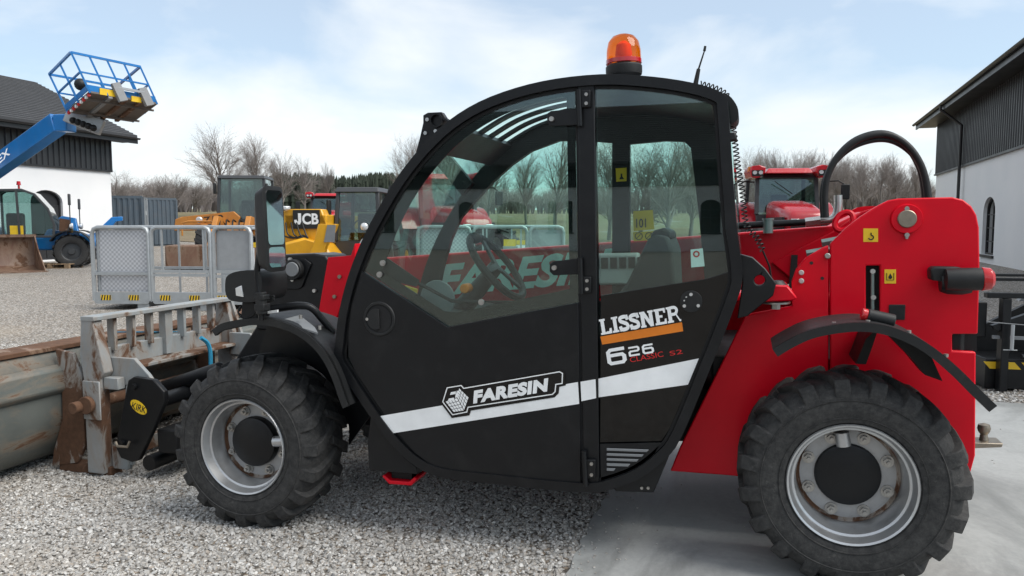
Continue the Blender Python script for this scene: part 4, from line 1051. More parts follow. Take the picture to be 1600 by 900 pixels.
# --- mudguards
def guard(px, Y0, Y1, name, t=.012):
    path = smoothpath(mpl(px, Y0), 4)
    o_ = MB().sheet(path, Y0, Y1, -t).build(name, 'black_plastic', th, smooth=40, bevel=.004)
    MB().sheet([p for p in path], Y0 - .002, Y0 + .018, -.032).build('guard_lip', 'black_plastic', o_, smooth=40, bevel=.005)
    return o_
rgd = guard([(1207,546),(1230,532),(1262,517),(1300,508),(1345,504),(1385,509),(1425,523),(1462,545),(1500,577),(1530,607),(1558,634)], 2.93, 3.22, 'rear_mudguard')
pz([(1352,528),(1372,510),(1362,540),(1352,568),(1336,567)], 3.18, 3.40, 3.2).build('guard_stay', 'black_matte', rgd)
pz([(1388,523),(1420,535),(1460,560),(1478,600),(1450,590),(1425,560)], 3.10, 3.2, 3.05).build('guard_gusset', 'black_matte', rgd)
gx, gzz = mp(1383, 499, 3.0); 
MB().cyl((gx-.055, 3.03, gzz+.01), (gx+.035, 3.03, gzz-.012), .026, n=20).build('guard_lamp', 'black_plastic', rgd, bevel=.004)
MB().cyl((gx-.075, 3.03, gzz+.015), (gx-.054, 3.03, gzz+.010), .024, n=20).build('guard_reflector', 'red_lens', rgd, bevel=.004)
for a, b in ((1303,506),(1356,503),(1420,519),(1478,556)):
    x0, z0 = mp(a, b, 2.99); MB().cyl((x0, 2.99, z0-.004), (x0, 2.99, z0+.007), .008, n=10).build('guard_bolt', 'bolt_steel', rgd)
fgd = guard([(331,516),(345,506),(370,500),(400,497),(430,500),(462,511),(490,530),(512,556),(528,588),(540,622),(545,634)], 2.99, 3.36, 'front_mudguard', .014)
gp = smoothpath(mpl([(345,506),(370,500),(400,497),(430,500),(462,511),(490,530),(512,556),(528,588),(540,622),(545,634)], 2.99), 3)
gp = [(p[0], p[1]-.015) for p in gp]
MB().prism(gp + arcpts(-2.239, .40, .36, -12, 118, 14), 3.37, 3.385).build('inner_guard', 'black_satin', fgd)
p_ = [Vector((mp(a, b, y)[0], y, mp(a, b, y)[1])) for a, b, y in ((436,505,3.02),(468,496,3.12),(492,515,3.06),(497,524,3.02))]
MB().add([p + Vector((0, 0, .012)) for p in p_] + [p + Vector((0, 0, .004)) for p in p_], [(0,1,2,3),(7,6,5,4),(0,4,5,1),(1,5,6,2),(2,6,7,3),(3,7,4,0)]).build('guard_bracket', 'grey_trim', fgd)
for a, b in ((443,507),(470,498),(478,521),(500,515)):
    x0, z0 = mp(a, b, 3.05); MB().cyl((x0, 3.05, z0), (x0, 3.05, z0+.018), .008, n=10).build('guard_bolt', 'bolt_steel', fgd)
hr = [(385,490,3.05),(400,486,3.05),(440,480,3.1),(470,477,3.12),(488,482,3.14),(503,498,3.16),(522,520,3.18)]
MB().tube(smoothpath([(mp(a, b, y)[0], y, mp(a, b, y)[1]) for a, b, y in hr], 4), .017, 12).build('hand_rail', 'black_satin', th)
rb = pz([(430,484),(445,482),(445,486),(430,488)], 3.02, 3.03, 3.08); rb.build('rail_tag', 'white_decal', th)

# --- mirror, head lamp
ms = [(mp(a, b, 2.97)[0], 2.97, mp(a, b, 2.97)[1]) for a, b in ((408,500),(408,470),(404,448),(402,420),(408,380))]
MB().tube(smoothpath(ms, 4), .014, 10).build('mirror_stalk', 'black_satin', th)
MB().cyl((ms[1][0], 2.97, ms[1][2]-.06), (ms[1][0], 2.97, ms[1][2]+.04), .026, n=16).box(ms[1][0]-.022, ms[1][0]+.03, 2.945, 2.995, ms[1][2]-.045, ms[1][2]-.012).box(ms[1][0]-.022, ms[1][0]+.03, 2.945, 2.995, ms[1][2]+.004, ms[1][2]+.028).build('mirror_clamp', 'black_plastic', th, bevel=.004)
mx, mz0, mz1 = -1.985, mp(420, 425, 2.95)[1], mp(420, 290, 2.95)[1]
def mirror_sec(X, y0, y1, z0, z1): return [(X, a, b) for a, b in rrect(y0, y1, z0, z1, .03, 4)]
secs = [mirror_sec(mx-.09, 2.965, 3.025, mz0+.07, mz1-.10), mirror_sec(mx-.05, 2.92, 3.05, mz0+.02, mz1-.02), mirror_sec(mx, 2.905, 3.06, mz0, mz1), mirror_sec(mx+.004, 2.917, 3.048, mz0+.015, mz1-.015)]
m_ = MB(); n_ = len(secs[0])
for s_ in secs: m_.v += s_
for i in range(3):
    for k in range(n_): m_.f.append((i*n_+k, i*n_+(k+1) % n_, (i+1)*n_+(k+1) % n_, (i+1)*n_+k))
m_.f.append(tuple(range(n_))); m_.f.append(tuple(3*n_+k for k in range(n_)))
mir = m_.build('side_mirror', 'black_plastic', th, smooth=50)
MB().prism([(a, b) for a, b in rrect(2.922, 3.043, mz0+.12, mz1-.02, .02, 4)], mx+.005, mx+.007, 'x').build('mirror_glass', 'mirror', mir)
MB().prism([(a, b) for a, b in rrect(2.922, 3.043, mz0+.02, mz0+.11, .02, 4)], mx+.005, mx+.007, 'x').build('mirror_glass', 'mirror', mir)
hp = mpl([(354,440),(358,430),(372,424),(395,422),(408,426),(411,445),(408,466),(396,472),(365,470),(355,460)], 2.97)
hl = MB().prism(smoothpath(hp, 3, True), 2.96, 3.16).build('head_lamp', 'black_plastic', th, bevel=.025, seg=4)
pz([(369,450),(378,446),(381,464),(370,462)], 2.953, 2.962, 2.96).build('indicator_lens', 'lamp_glass', hl, bevel=.002)
lx_ = min(p[0] for p in hp); zc = sum(p[1] for p in hp)/len(hp)
MB().lathe([(0, -.006), (.045, -.003), (.05, .004)], (lx_-.001, 3.06, zc), 'x', 24).build('lamp_lens', 'lamp_glass', hl)
pz([(378,472),(398,472),(402,498),(376,498)], 3.0, 3.1).build('lamp_bracket', 'black_matte', hl, bevel=.004)
for i in range(3):
    MB().tube(smoothpath([(mp(a, b, 3.0+i*.02)[0], 3.0+i*.02, mp(a, b, 3.0+i*.02)[1]) for a, b in ((376,478+i*3),(372,488),(380,497-i*2),(396,492),(408,470+i*4),(428,462+i*3),(424,470))], 3), .004, 6).build('lamp_cable', 'black_plastic', hl)

# --- boom
YB = 4.02
bm_ = mpl([(540,407),(628,401),(877,384),(1060,371),(1180,362),(1300,353),(1345,331),(1440,320),(1470,345),(1450,400),(1260,440),(1180,452),(877,470),(540,482)], YB)
boom = MB().prism(bm_, YB, YB + .26).build('boom', 'red_paint', th, bevel=.012, seg=3)
pz([(1205,410),(1300,362),(1345,331),(1375,322),(1440,318),(1440,430),(1240,440)], YB - .02, YB - .001, YB).build('boom_gusset', 'red_paint', boom, bevel=.006)
word('FARESIN', (682,463), (948,441), (690,413), YB - .0015, 'white_decal', boom, 'boom_lettering', Y=YB, offset=.035, shear=.15)
lg, lz2 = mp(1318, 342, 3.92)
MB().tube(circle3((lg, 3.9, lz2-.012), .040, (1, 0, .35), (0, .25, 1), 20), .014, 8, True).build('hose_eye', 'red_paint', boom)
# hydraulic pipe, fittings and the hose loop
(p0x, p0z), (p1x, p1z) = mp(1150, 353, 4.0), mp(1262, 347, 4.0)
MB().cyl((p0x, 4.0, p0z), (p1x, 4.0, p1z), .017, n=14).build('hydraulic_pipe', 'black_satin', boom)
(q0x, q0z), (q1x, q1z) = mp(1258, 348, 4.0), mp(1282, 345, 4.0)
MB().cyl((q0x, 4.0, q0z), (q1x, 4.0, q1z), .024, n=6).tube(smoothpath([(q1x, 4.0, q1z), (q1x+.05, 4.0, q1z+.006), (q1x+.075, 4.0, q1z+.04), (q1x+.078, 4.0, q1z+.12)], 4), .02, 12).build('hose_fitting', 'steel', boom)
cx_, cz_ = mp(1200, 350, 3.98); MB().cyl((cx_, 3.98, cz_-.045), (cx_, 3.98, cz_+.02), .024, n=18).cyl((cx_, 3.98, cz_+.02), (cx_, 3.98, cz_+.028), .028, n=18).build('filler_cap', 'zinc_green', boom)
base_l = [(1290,340),(1289,300),(1296,268),(1314,240),(1340,219),(1374,209),(1402,214),(1428,235),(1446,268),(1453,310),(1452,330)]
for k, (dy, sc, rr_) in enumerate(((0, 0, .0155), (.034, .008, .0155), (.017, -.022, .013))):
    P = []
    for i, (a, b) in enumerate(base_l):
        x, z = mp(a, b, 3.90); t = i / (len(base_l)-1)
        P.append((x - (x - .6) * sc * 2, 3.90 + dy + .05*t, z + sc * math.sin(PI*t) * 1.0))
    MB().tube(smoothpath(P, 5), rr_, 12).build('hydraulic_hose', 'black_plastic', boom)
for a, b, y in ((1300,380,3.5),(1276,397,3.5)):
    x0, z0 = mp(a, b, y); MB().cyl((x0-.04, y, z0), (x0+.03, y, z0+.012), .018, n=6).cyl((x0+.03, y, z0+.012), (x0+.05, y, z0+.014), .026, n=6).build('hydraulic_fitting', 'zinc_green', boom)
pz([(1236,398),(1246,398),(1244,450),(1232,450)], YB - .025, YB - .021, YB).build('boom_slot', 'print_black', boom)
# nose: red plate, black head, neck to the coupler
nose = pz([(514,402),(550,399),(556,380),(556,410),(527,500),(497,500)], YB - .012, YB + .27, YB).build('boom_nose_plate', 'red_paint', boom, bevel=.004)
for a, b in ((533,432),(525,463),(519,497)):
    m_ = MB(); disc(m_, a, b, .011, YB - .024, YB - .012, 12, YB); m_.build('nose_bolt', 'brass_pin', nose)
head = pz([(400,404),(418,399),(490,396),(508,399),(513,408),(513,424),(497,500),(470,520),(400,515)], YB + .0, YB + .25, YB).build('boom_head', 'black_satin', boom, bevel=.01)
pz([(447,406),(478,404),(488,412),(474,448),(466,452),(430,452)], YB - .012, YB, YB).build('pin_plate', 'black_satin', head, bevel=.004)
m_ = MB(); disc(m_, 463, 421, .062, YB - .05, YB - .005, 28, YB); m_.build('pin_housing', 'black_plastic', head, bevel=.006)
m_ = MB(); disc(m_, 457, 421, .044, YB - .06, YB - .05, 28, YB - .05); m_.build('boom_pin', 'grey_trim', head, bevel=.004)
for a, b in ((455,405),(459,437),(493,454)):
    m_ = MB(); disc(m_, a, b, .011, YB - .02, YB - .003, 12, YB); m_.build('head_bolt', 'steel', head)
MB().prism([(-2.80,1.10),(-2.40,1.0),(-2.45,.85),(-2.75,.55),(-3.15,.12),(-3.36,.14),(-3.38,.40),(-3.05,.62),(-2.86,.86)], YB+.03, YB+.22).build('boom_neck', 'black_satin', boom, bevel=.01)
# tilt ram and coupler
(r0x, r0z), (r1x, r1z) = mp(250, 610, 3.9), mp(345, 578, 3.9)
MB().cyl((r0x, 3.9, r0z), (r1x, 3.9, r1z), .052, n=20).build('tilt_ram', 'black_satin', boom, bevel=.004)
kp = [(200,594),(208,589),(240,594),(256,612),(258,626),(236,678),(216,720),(206,722),(188,715),(181,700),(183,680)]
for y, nm in ((3.50, 'coupler_plate'), (4.62, 'coupler_plate')):
    cp = MB().prism(mpl(kp, 3.50), y, y + .035).build(nm, 'black_satin', boom, bevel=.006)
    if y == 3.50:
        x0, z0 = mp(217, 636, 3.5)
        ov = MB().prism([(x0+.055*math.cos(t*PI/14)*1.0, z0+.036*math.sin(t*PI/14)-.022*math.cos(t*PI/14)) for t in range(28)], 3.497, 3.499).build('maker_oval', 'yellow_decal', cp, smooth=0)
        o, e, u = (corner(p, 3.5, 3.4962) for p in ((206,638),(228,646),(208,628))); letters(MB(), 'KIRK', o, e-o, u-o, offset=.01).build('maker_lettering', 'print_black', cp, smooth=0)
        for a, b in ((211,604),(192,692)):
            m_ = MB(); disc(m_, a, b, .018, 3.48, 3.50, 14, 3.5); m_.build('coupler_bolt', 'black_satin', cp)
        a0, a1 = mp(183, 690, 3.48), mp(203, 694, 3.48); MB().tube([(a0[0], 3.47, a0[1]), (a0[0]+.02, 3.46, a0[1]-.02), (a1[0], 3.46, a1[1]-.01), (a1[0]+.01, 3.47, a1[1]+.02)], .008, 8).build('lynch_pin', 'brass_pin', cp)
for z in (.44, .10): MB().cyl((-3.28, 3.53, z), (-3.28, 4.62, z), .045, n=16).build('coupler_bar', 'black_satin', boom)
MB().box(-3.22, -3.08, 3.54, 4.6, .16, .30).build('coupler_beam', 'black_matte', boom, bevel=.01)

# --- wheels
def tyre_mesh(Rc=.388, N=19, seed=1):
    m = MB(); prof_ = [(.214,.05),(.222,.012),(.236,-.006),(.262,-.014),(.300,-.020),(.332,-.014),(.358,.004),(.376,.028),(.386,.07),(.388,.15),(.386,.23),(.376,.272),(.358,.296),(.332,.314),(.300,.32),(.262,.314),(.236,.306),(.214,.25)]
    m.lathe(prof_, (0, 0, 0), 'y', 72)
    rr_ = random.Random(seed)
    for side in (0, 1):
        for k in range(N):
            t0 = 2*PI*(k + (.5 if side else 0))/N + rr_.uniform(-.004, .004)
            S = [(-.0145,.338,.346,0,.078),(-.008,.350,.372,0,.080),(.008,.362,.395,.0,.080),(.040,.372,.408,.03,.074),(.100,.380,.411,.12,.058),(.168,.380,.409,.215,.055)]
            vs = []
            for o, rb_, rt, dt, hw in S:
                rt += rr_.uniform(-.0025, .001); oo = o if not side else .30 - o
                tc = t0 + (dt if not side else dt)
                for rr2, w in ((rb_ - .012, hw*1.12), (rt, hw*.86)):
                    for sgn in (-1, 1):
                        t = tc + sgn*w; vs.append((rr2*math.cos(t), oo, rr2*math.sin(t)))
            f = []
            for i in range(len(S)-1):
                a, b = 4*i, 4*i+4
                f += [(a+2, a+3, b+3, b+2), (a, a+2, b+2, b), (a+1, b+1, b+3, a+3)]
            f += [(0, 1, 3, 2), tuple(len(vs)-4+q for q in (0, 2, 3, 1))]
            m.add(vs, f)
    return m
def shift(m, c): m.v = [tuple(Vector(p) + Vector(c)) for p in m.v]; return m
ORGV = Vector(TH_LOC)
def make_wheel(X, disc_o, cap_o, spin, port):
    w = bpy.data.objects.new('wheel', None); COL.objects.link(w); w.parent = th
    w.location = Vector((X, 3.007, .40)) - ORGV; w.rotation_euler = (0, spin, 0)
    def put(m, nm, mt, **k): return shift(m, ORGV).build(nm, mt, w, **k)
    put(tyre_mesh(seed=int(X*10)), 'tyre', 'tyre_rubber', bevel=.0025, seg=1, smooth=24)
    for r_ in (.252, .318): put(MB().lathe([(r_, -.012 if r_ < .3 else -.0185), (r_+.003, -.0165 if r_ < .3 else -.021), (r_+.006, -.012 if r_ < .3 else -.0165)], (0,0,0), 'y', 72), 'tyre_bead', 'tyre_rubber')
    put(MB().lathe([(.2245,.018),(.230,-.004),(.226,-.010),(.219,-.006),(.213,.012),(.207,.030),(.199,.034),(.196,.060),(.190,.075),(.187,disc_o),(.187,.26)], (0,0,0), 'y', 72), 'rim', 'rim_silver')
    put(MB().lathe([(.186,disc_o),(.15,disc_o-.004),(.09,disc_o-.006),(0,disc_o-.006)], (0,0,0), 'y', 64), 'wheel_disc', 'rim_face')
    put(MB().lathe([(.1865,disc_o-.012),(.181,disc_o-.001),(.172,disc_o-.0015)], (0,0,0), 'y', 64), 'rust_line', 'rust_ring')
    put(MB().lathe([(0,cap_o),(.108,cap_o),(.117,cap_o+.004),(.120,cap_o+.012),(.120,disc_o)], (0,0,0), 'y', 48), 'hub_cap', 'black_satin')
    for k in range(8):
        t = 2*PI*(k+.5)/8; c = (.152*math.cos(t), 0, .152*math.sin(t))
        put(MB().cyl((c[0], disc_o-.010, c[2]), (c[0], disc_o-.004, c[2]), .0235, n=18).cyl((c[0], disc_o-.027, c[2]), (c[0], disc_o-.010, c[2]), .0165, n=6).cyl((c[0], disc_o-.040, c[2]), (c[0], disc_o-.027, c[2]), .007, n=10), 'wheel_nut', 'bolt_steel')
    t = port - spin * 0
    put(MB().cyl((.122*math.cos(t), disc_o-.045, .122*math.sin(t)), (.175*math.cos(t), disc_o-.045, .175*math.sin(t)), .026, n=20).cyl((.170*math.cos(t), disc_o-.072, .170*math.sin(t)), (.170*math.cos(t), disc_o-.06, .170*math.sin(t)), .005, n=8), 'valve_guard', 'rim_silver')
    return w
w_r = make_wheel(.398, .142, .118, 0.0, R(98))
w_f = make_wheel(-2.239, .125, .077, 0.0, R(5))
for src in (w_r, w_f):
    c = copy_tree(src, th); c.location = src.location + Vector((0, 1.78, 0)); c.rotation_euler = (0, 0, PI)
# ================================================================== bucket with its carriage frame
BK = (-3.9, 4.13, float(gz(-3.9, 4)))
bk = thing('loader_bucket', 'worn grey green loader bucket with rust, resting on gravel at the lower left', 'bucket', BK, 0, None, True)
BY0, BY1 = 2.45, 5.75
zb = BK[2]
back = [(-4.16,.70+zb*0),(-4.10,.60),(-4.02,.56),(-4.02,.50)]
shell = [(-4.06,.625),(-4.00,.615),(-3.96,.56),(-3.93,.46),(-3.91,.33),(-3.92,.20),(-3.97,.06),(-4.08,-.05),(-4.28,-.105),(-4.75,-.118),(-5.15,-.118)]
MB().sheet(smoothpath(shell, 4), BY0, BY1, -.016).build('shell', 'bucket_paint', bk, smooth=40)
MB().prism([(-4.10,.612),(-3.965,.602),(-3.965,.628),(-4.10,.642)], BY0, BY1).build('top_edge', 'bucket_rust', bk, bevel=.003)
MB().prism([(-3.935,.53),(-3.88,.505),(-3.865,.385),(-3.905,.35)], BY0, BY1).build('stiffener', 'bucket_paint', bk, bevel=.012)
MB().prism([(-4.7,-.119),(-5.25,-.119),(-5.28,-.112),(-4.7,-.10)], BY0, BY1).build('cutting_edge', 'bucket_rust', bk)
side = [(-4.06,.62),(-3.96,.56),(-3.92,.33),(-3.98,.06),(-4.10,-.05),(-4.40,-.10),(-5.15,-.112),(-4.9,.2),(-4.45,.6)]
for y in (BY0-.014, BY1): MB().prism(side, y, y+.014).build('side_plate', 'bucket_paint', bk)
for y in (3.56, 4.72):   # hanger ribs behind the carriage
    MB().prism([(-3.93,.62),(-3.80,.60),(-3.74,.48),(-3.74,.05),(-3.80,-.06),(-4.0,-.1),(-3.98,.0),(-3.90,.2),(-3.895,.4)], y-.035, y-.01).build('hanger_rib', 'frame_rusty', bk, bevel=.004)
    MB().box(-3.95, -3.56, y-.03, y+.06, -.125, -.07).build('hanger_foot', 'bucket_rust', bk, bevel=.006)
# carriage frame in front of it
XC = -3.65
CY0, CY1 = 3.50, 4.76
ca = thing('carriage_frame', 'grey rusty slatted attachment carriage standing behind the bucket', 'carriage', (XC, 4.13, float(gz(XC, 4))), 0, None, True)
for s_, y in ((1, CY0), (-1, CY1)):
    y0, y1 = (y, y+.07) if s_ > 0 else (y-.07, y)
    MB().prism([(-3.70,-.105),(-3.58,-.105),(-3.58,.46),(-3.545,.50),(-3.57,.62),(-3.62,.815),(-3.70,.815),(-3.72,.60),(-3.70,.46)], y0, y1).build('upright', 'upright_paint', ca, bevel=.006)
    e0, e1 = (y+.075, y+.10) if s_ > 0 else (y-.10, y-.075)
    MB().prism([(-3.575,.58),(-3.40,.58),(-3.30,.49),(-3.245,.42),(-3.28,.36),(-3.36,.30),(-3.44,.02),(-3.44,-.06),(-3.575,-.06),(-3.575,.06),(-3.50,.10),(-3.47,.42),(-3.575,.42)], e0, e1).build('hook_plate', 'frame_paint', ca, bevel=.005)
    MB().box(-3.575, -3.46, e0-.02 if s_ > 0 else e0, e1 if s_ > 0 else e1+.02, -.085, .05).build('foot_block', 'frame_paint', ca, bevel=.008)
    MB().box(-3.575, -3.47, e0-.055 if s_ > 0 else e1+.001, e0-.001 if s_ > 0 else e1+.055, .40, .47).build('pocket', 'frame_paint', ca, bevel=.005)
    MB().box(-3.70, -3.575, y0-.012 if s_ > 0 else y1+.001, y0-.001 if s_ > 0 else y1+.012, .22, .45).build('pin_pad', 'frame_paint', ca, bevel=.008)
    c_ = y0-.013 if s_ > 0 else y1+.013
    MB().cyl((-3.655, c_-.03*s_, .31), (-3.655, c_+.0, .31), .052, n=24).cyl((-3.70, c_-.075*s_, .30), (-3.70, c_-.01*s_, .30), .035, n=18).build('pin_boss', 'bucket_rust', ca, bevel=.004)
MB().cyl((-3.655, CY0+.08, .31), (-3.655, CY1-.08, .31), .034, n=18).build('cross_tube', 'bucket_rust', ca)
MB().prism([(-3.70,.80),(-3.60,.80),(-3.60,.826),(-3.70,.826)], CY0-.004, CY1+.004).build('top_rail', 'frame_paint', ca, bevel=.004)
MB().box(-3.71, -3.66, CY0+.07, CY1-.07, .50, .62).build('middle_rail', 'frame_paint', ca, bevel=.004)
MB().box(-3.659, -3.52, CY0+.18, CY1-.07, .485, .505).build('shelf', 'frame_rusty', ca, bevel=.003)
MB().box(-3.71, -3.66, CY0+.07, CY1-.07, -.09, .0).build('bottom_rail', 'frame_rusty', ca, bevel=.004)
for k in range(1, 8):
    y = CY0 + .035 + (CY1-CY0-.07)*k/8; w_ = .012 if k != 4 else .032
    MB().box(-3.685, -3.63, y-w_, y+w_, .60 if k != 4 else .51, .80).build('slat', 'frame_rusty' if k < 4 else 'frame_paint', ca, bevel=.003)
MB().prism([(-3.63,.80),(-3.60,.80),(-3.50,.50),(-3.55,.50)], CY1-.03, CY1-.005).build('end_brace', 'frame_paint', ca, bevel=.003)
ys_ = 4.32
MB().tube(smoothpath([(-3.50, ys_-.05, .60), (-3.49, ys_, .56), (-3.485, ys_+.02, .50), (-3.485, ys_+.02, .40), (-3.49, ys_+.01, .33)], 4), .014, 6).build('tie_strap', 'blue_strap', ca)
MB().tube([(-3.70, 3.75, .70), (-3.72, 4.35, .62)], .004, 5).build('tie_wire', 'blue_strap', ca)

# ================================================================== galvanised work cages
def work_cage(label, loc, rz, group):
    """local x to the right, y away, front rail at y=0"""
    t = thing('work_cage', label, 'cage', loc, rz, group)
    W, Dp, H, z0 = 2.75, 1.25, 1.40, .14
    flr = MB().box(-W/2, W/2, .03, Dp, z0, z0+.06).build('floor', 'galvanised_plate', t)
    for x in (-W/2+.75, W/2-1.0): MB().box(x, x+.20, .0, Dp, z0-.14, z0-.002).build('fork_pocket', 'galvanised', t)
    def frame(x0, x1, y, bars, name, kick=True):
        P = [(x0, y, z0+.02), (x0, y, H-.10), (x0+.03, y, H-.03), (x0+.10, y, H), (x1-.10, y, H), (x1-.03, y, H-.03), (x1, y, H-.10), (x1, y, z0+.02)]
        f_ = MB().tube(P, .036, 8).build(name, 'galvanised', t)
        for z in bars: MB().box(x0, x1, y-.022, y+.022, z-.024, z+.024).build('cross_rail', 'galvanised', f_)
        if kick:
            MB().prism(rrect(x0+.005, x1-.005, z0-.03, z0+.17, .05, 4), y-.03, y-.022).build('kick_plate', 'galvanised', f_)
            for q in (.22, .72):
                xc = x0+(x1-x0)*q
                hz_ = MB().box(xc-.09, xc+.09, y-.0335, y-.0305, z0+.03, z0+.12).build('hazard_label', 'yellow_decal', f_)
                for j in range(4): MB().prism([(xc-.09+j*.05, z0+.031), (xc-.068+j*.05, z0+.031), (xc-.045+j*.045, z0+.119), (xc-.067+j*.045, z0+.119)], y-.0352, y-.034).build('hazard_stripe', 'print_black', f_)
        return f_
    a = frame(-W/2, -W/2+.98, 0, (.62,), 'front_panel')
    MB().box(-W/2+.03, -W/2+.95, .045, .05, z0+.17, H-.04).build('chequer_plate', 'chequer', a)
    MB().box(-W/2+.06, -W/2+.09, .025, .044, z0+.17, H-.06).build('inner_post', 'galvanised', a)
    b_ = frame(-W/2+1.03, -W/2+2.05, 0, (.60, .66), 'gate')
    for x in (-W/2+1.20, -W/2+1.92): MB().box(x, x+.03, -.014, .014, .68, H-.03).build('gate_bar', 'galvanised', b_)
    MB().tube([(-W/2+1.0, 0, z0), (-W/2+1.0, 0, H-.08)], .02, 8).build('post', 'galvanised', t)
    MB().tube([(-W/2+2.08, 0, z0), (-W/2+2.08, 0, H-.08)], .02, 8).build('post', 'galvanised', t)
    c_ = frame(-W/2+2.11, W/2, 0, (.58, .66), 'front_panel')
    MB().box(-W/2+2.14, W/2-.03, .03, .036, .66, H-.05).build('infill_sheet', 'galvanised_plate', c_)
    for x in (.28, .5): MB().box(-W/2+2.11+x*.64-.02, -W/2+2.11+x*.64+.02, -.03, .03, z0+.17, .60).build('lower_bar', 'galvanised', c_)
    d_ = frame(-W/2, W/2, Dp, (.65,), 'back_panel', False)
    for x in np.linspace(-W/2+.35, W/2-.35, 5): MB().box(x-.015, x+.015, Dp-.015, Dp+.015, z0+.06, H-.02).build('back_bar', 'galvanised', d_)
    for x in (-W/2, W/2):
        MB().tube([(x, .03, H-.02), (x, Dp-.03, H-.02)], .022, 8).build('side_rail', 'galvanised', t)
        MB().tube([(x, .03, .65), (x, Dp-.03, .65)], .018, 8).build('side_rail', 'galvanised', t)
    MB().box(W/2-1.05, W/2-.75, Dp-.12, Dp-.02, z0-.02, 1.0).build('mast_post', 'galvanised', t)
    MB().box(-W/2+1.72, -W/2+1.97, Dp-.03, Dp-.026, .90, 1.14).build('yellow_board', 'yellow_decal', t)
    nb = MB().box(-W/2+1.98, -W/2+2.30, Dp-.03, Dp-.026, .60, 1.02).build('notice_board', 'white_decal', t)
    MB().box(-W/2+1.98, -W/2+2.40, Dp-.0315, Dp-.0305, 1.03, 1.12).build('yellow_strip', 'yellow_decal', t)
    for k in range(4): MB().box(-W/2+2.01, -W/2+2.27-.05*(k % 2), Dp-.0315, Dp-.0305, .66+k*.075, .685+k*.075).build('notice_print', 'grey_trim', nb)
    return t
m, n, l, b = _mat('chequer')
tc = n.new('ShaderNodeTexCoord'); ck = n.new('ShaderNodeTexChecker'); ck.inputs['Scale'].default_value = 26
l.new(tc.outputs['Object'], ck.inputs['Vector']); l.new(_mix(n, l, ck.outputs['Fac'], (0.42, 0.43, 0.46), (0.62, 0.63, 0.66)), b.inputs['Base Color'])
b.inputs['Metallic'].default_value = .5; b.inputs['Roughness'].default_value = .4; _bump(n, l, b, ck.outputs['Fac'], .4, .004)
p = bg(268, 12.9)
wc = work_cage('galvanised steel work cage with hazard labels standing behind the bucket', p, CAM_YAW - R(4), 'galvanised work cages')
p = bg(768, 14.5)
wc2 = copy_tree(wc); wc2.location = p; wc2.rotation_euler = (0, 0, CAM_YAW + R(6)); wc2['label'] = 'galvanised work cage seen through the telehandler cab beyond the boom'

# ================================================================== small builders for the machines in the background
def wheel_part(parent, c, r, w, rimmat, axis='x'):
    """simple lugged wheel; axis is the axle direction"""
    e = bpy.data.objects.new('wheel', None); COL.objects.link(e); e.parent = parent; e.location = c
    prof_ = [(r*.55, -w*.42), (r*.7, -w*.5), (r*.9, -w*.47), (r*.97, -w*.3), (r*.97, w*.3), (r*.9, w*.47), (r*.7, w*.5), (r*.55, w*.42)]
    m = MB().lathe(prof_, (0, 0, 0), axis, 36)
    for s_ in (-1, 1):
        for k in range(15):
            t = 2*PI*(k+.25*s_)/15; t2 = t+.22
            def P(tt, o, rr2): 
                return (o, rr2*math.cos(tt), rr2*math.sin(tt)) if axis == 'x' else (rr2*math.cos(tt), o, rr2*math.sin(tt))
            q = []
            for rr2 in (r*.95, r*1.02): q += [P(t-.07, s_*w*.48, rr2), P(t+.07, s_*w*.48, rr2), P(t2+.06, s_*w*.02, rr2), P(t2-.06, s_*w*.02, rr2)]
            m.add(q, [(0,1,2,3),(7,6,5,4),(0,4,5,1),(1,5,6,2),(2,6,7,3),(3,7,4,0)])
    m.build('tyre', 'tyre_rubber', e, smooth=40)
    MB().lathe([(r*.56, -w*.43), (r*.52, -w*.40), (r*.48, -w*.2), (r*.2, -w*.22), (r*.18, -w*.34), (0, -w*.34)], (0, 0, 0), axis, 28).build('rim', rimmat, e)
    MB().lathe([(r*.56, w*.43), (r*.52, w*.40), (r*.48, w*.2), (r*.2, w*.22), (r*.18, w*.34), (0, w*.34)], (0, 0, 0), axis, 28).build('rim', rimmat, e)
    return e
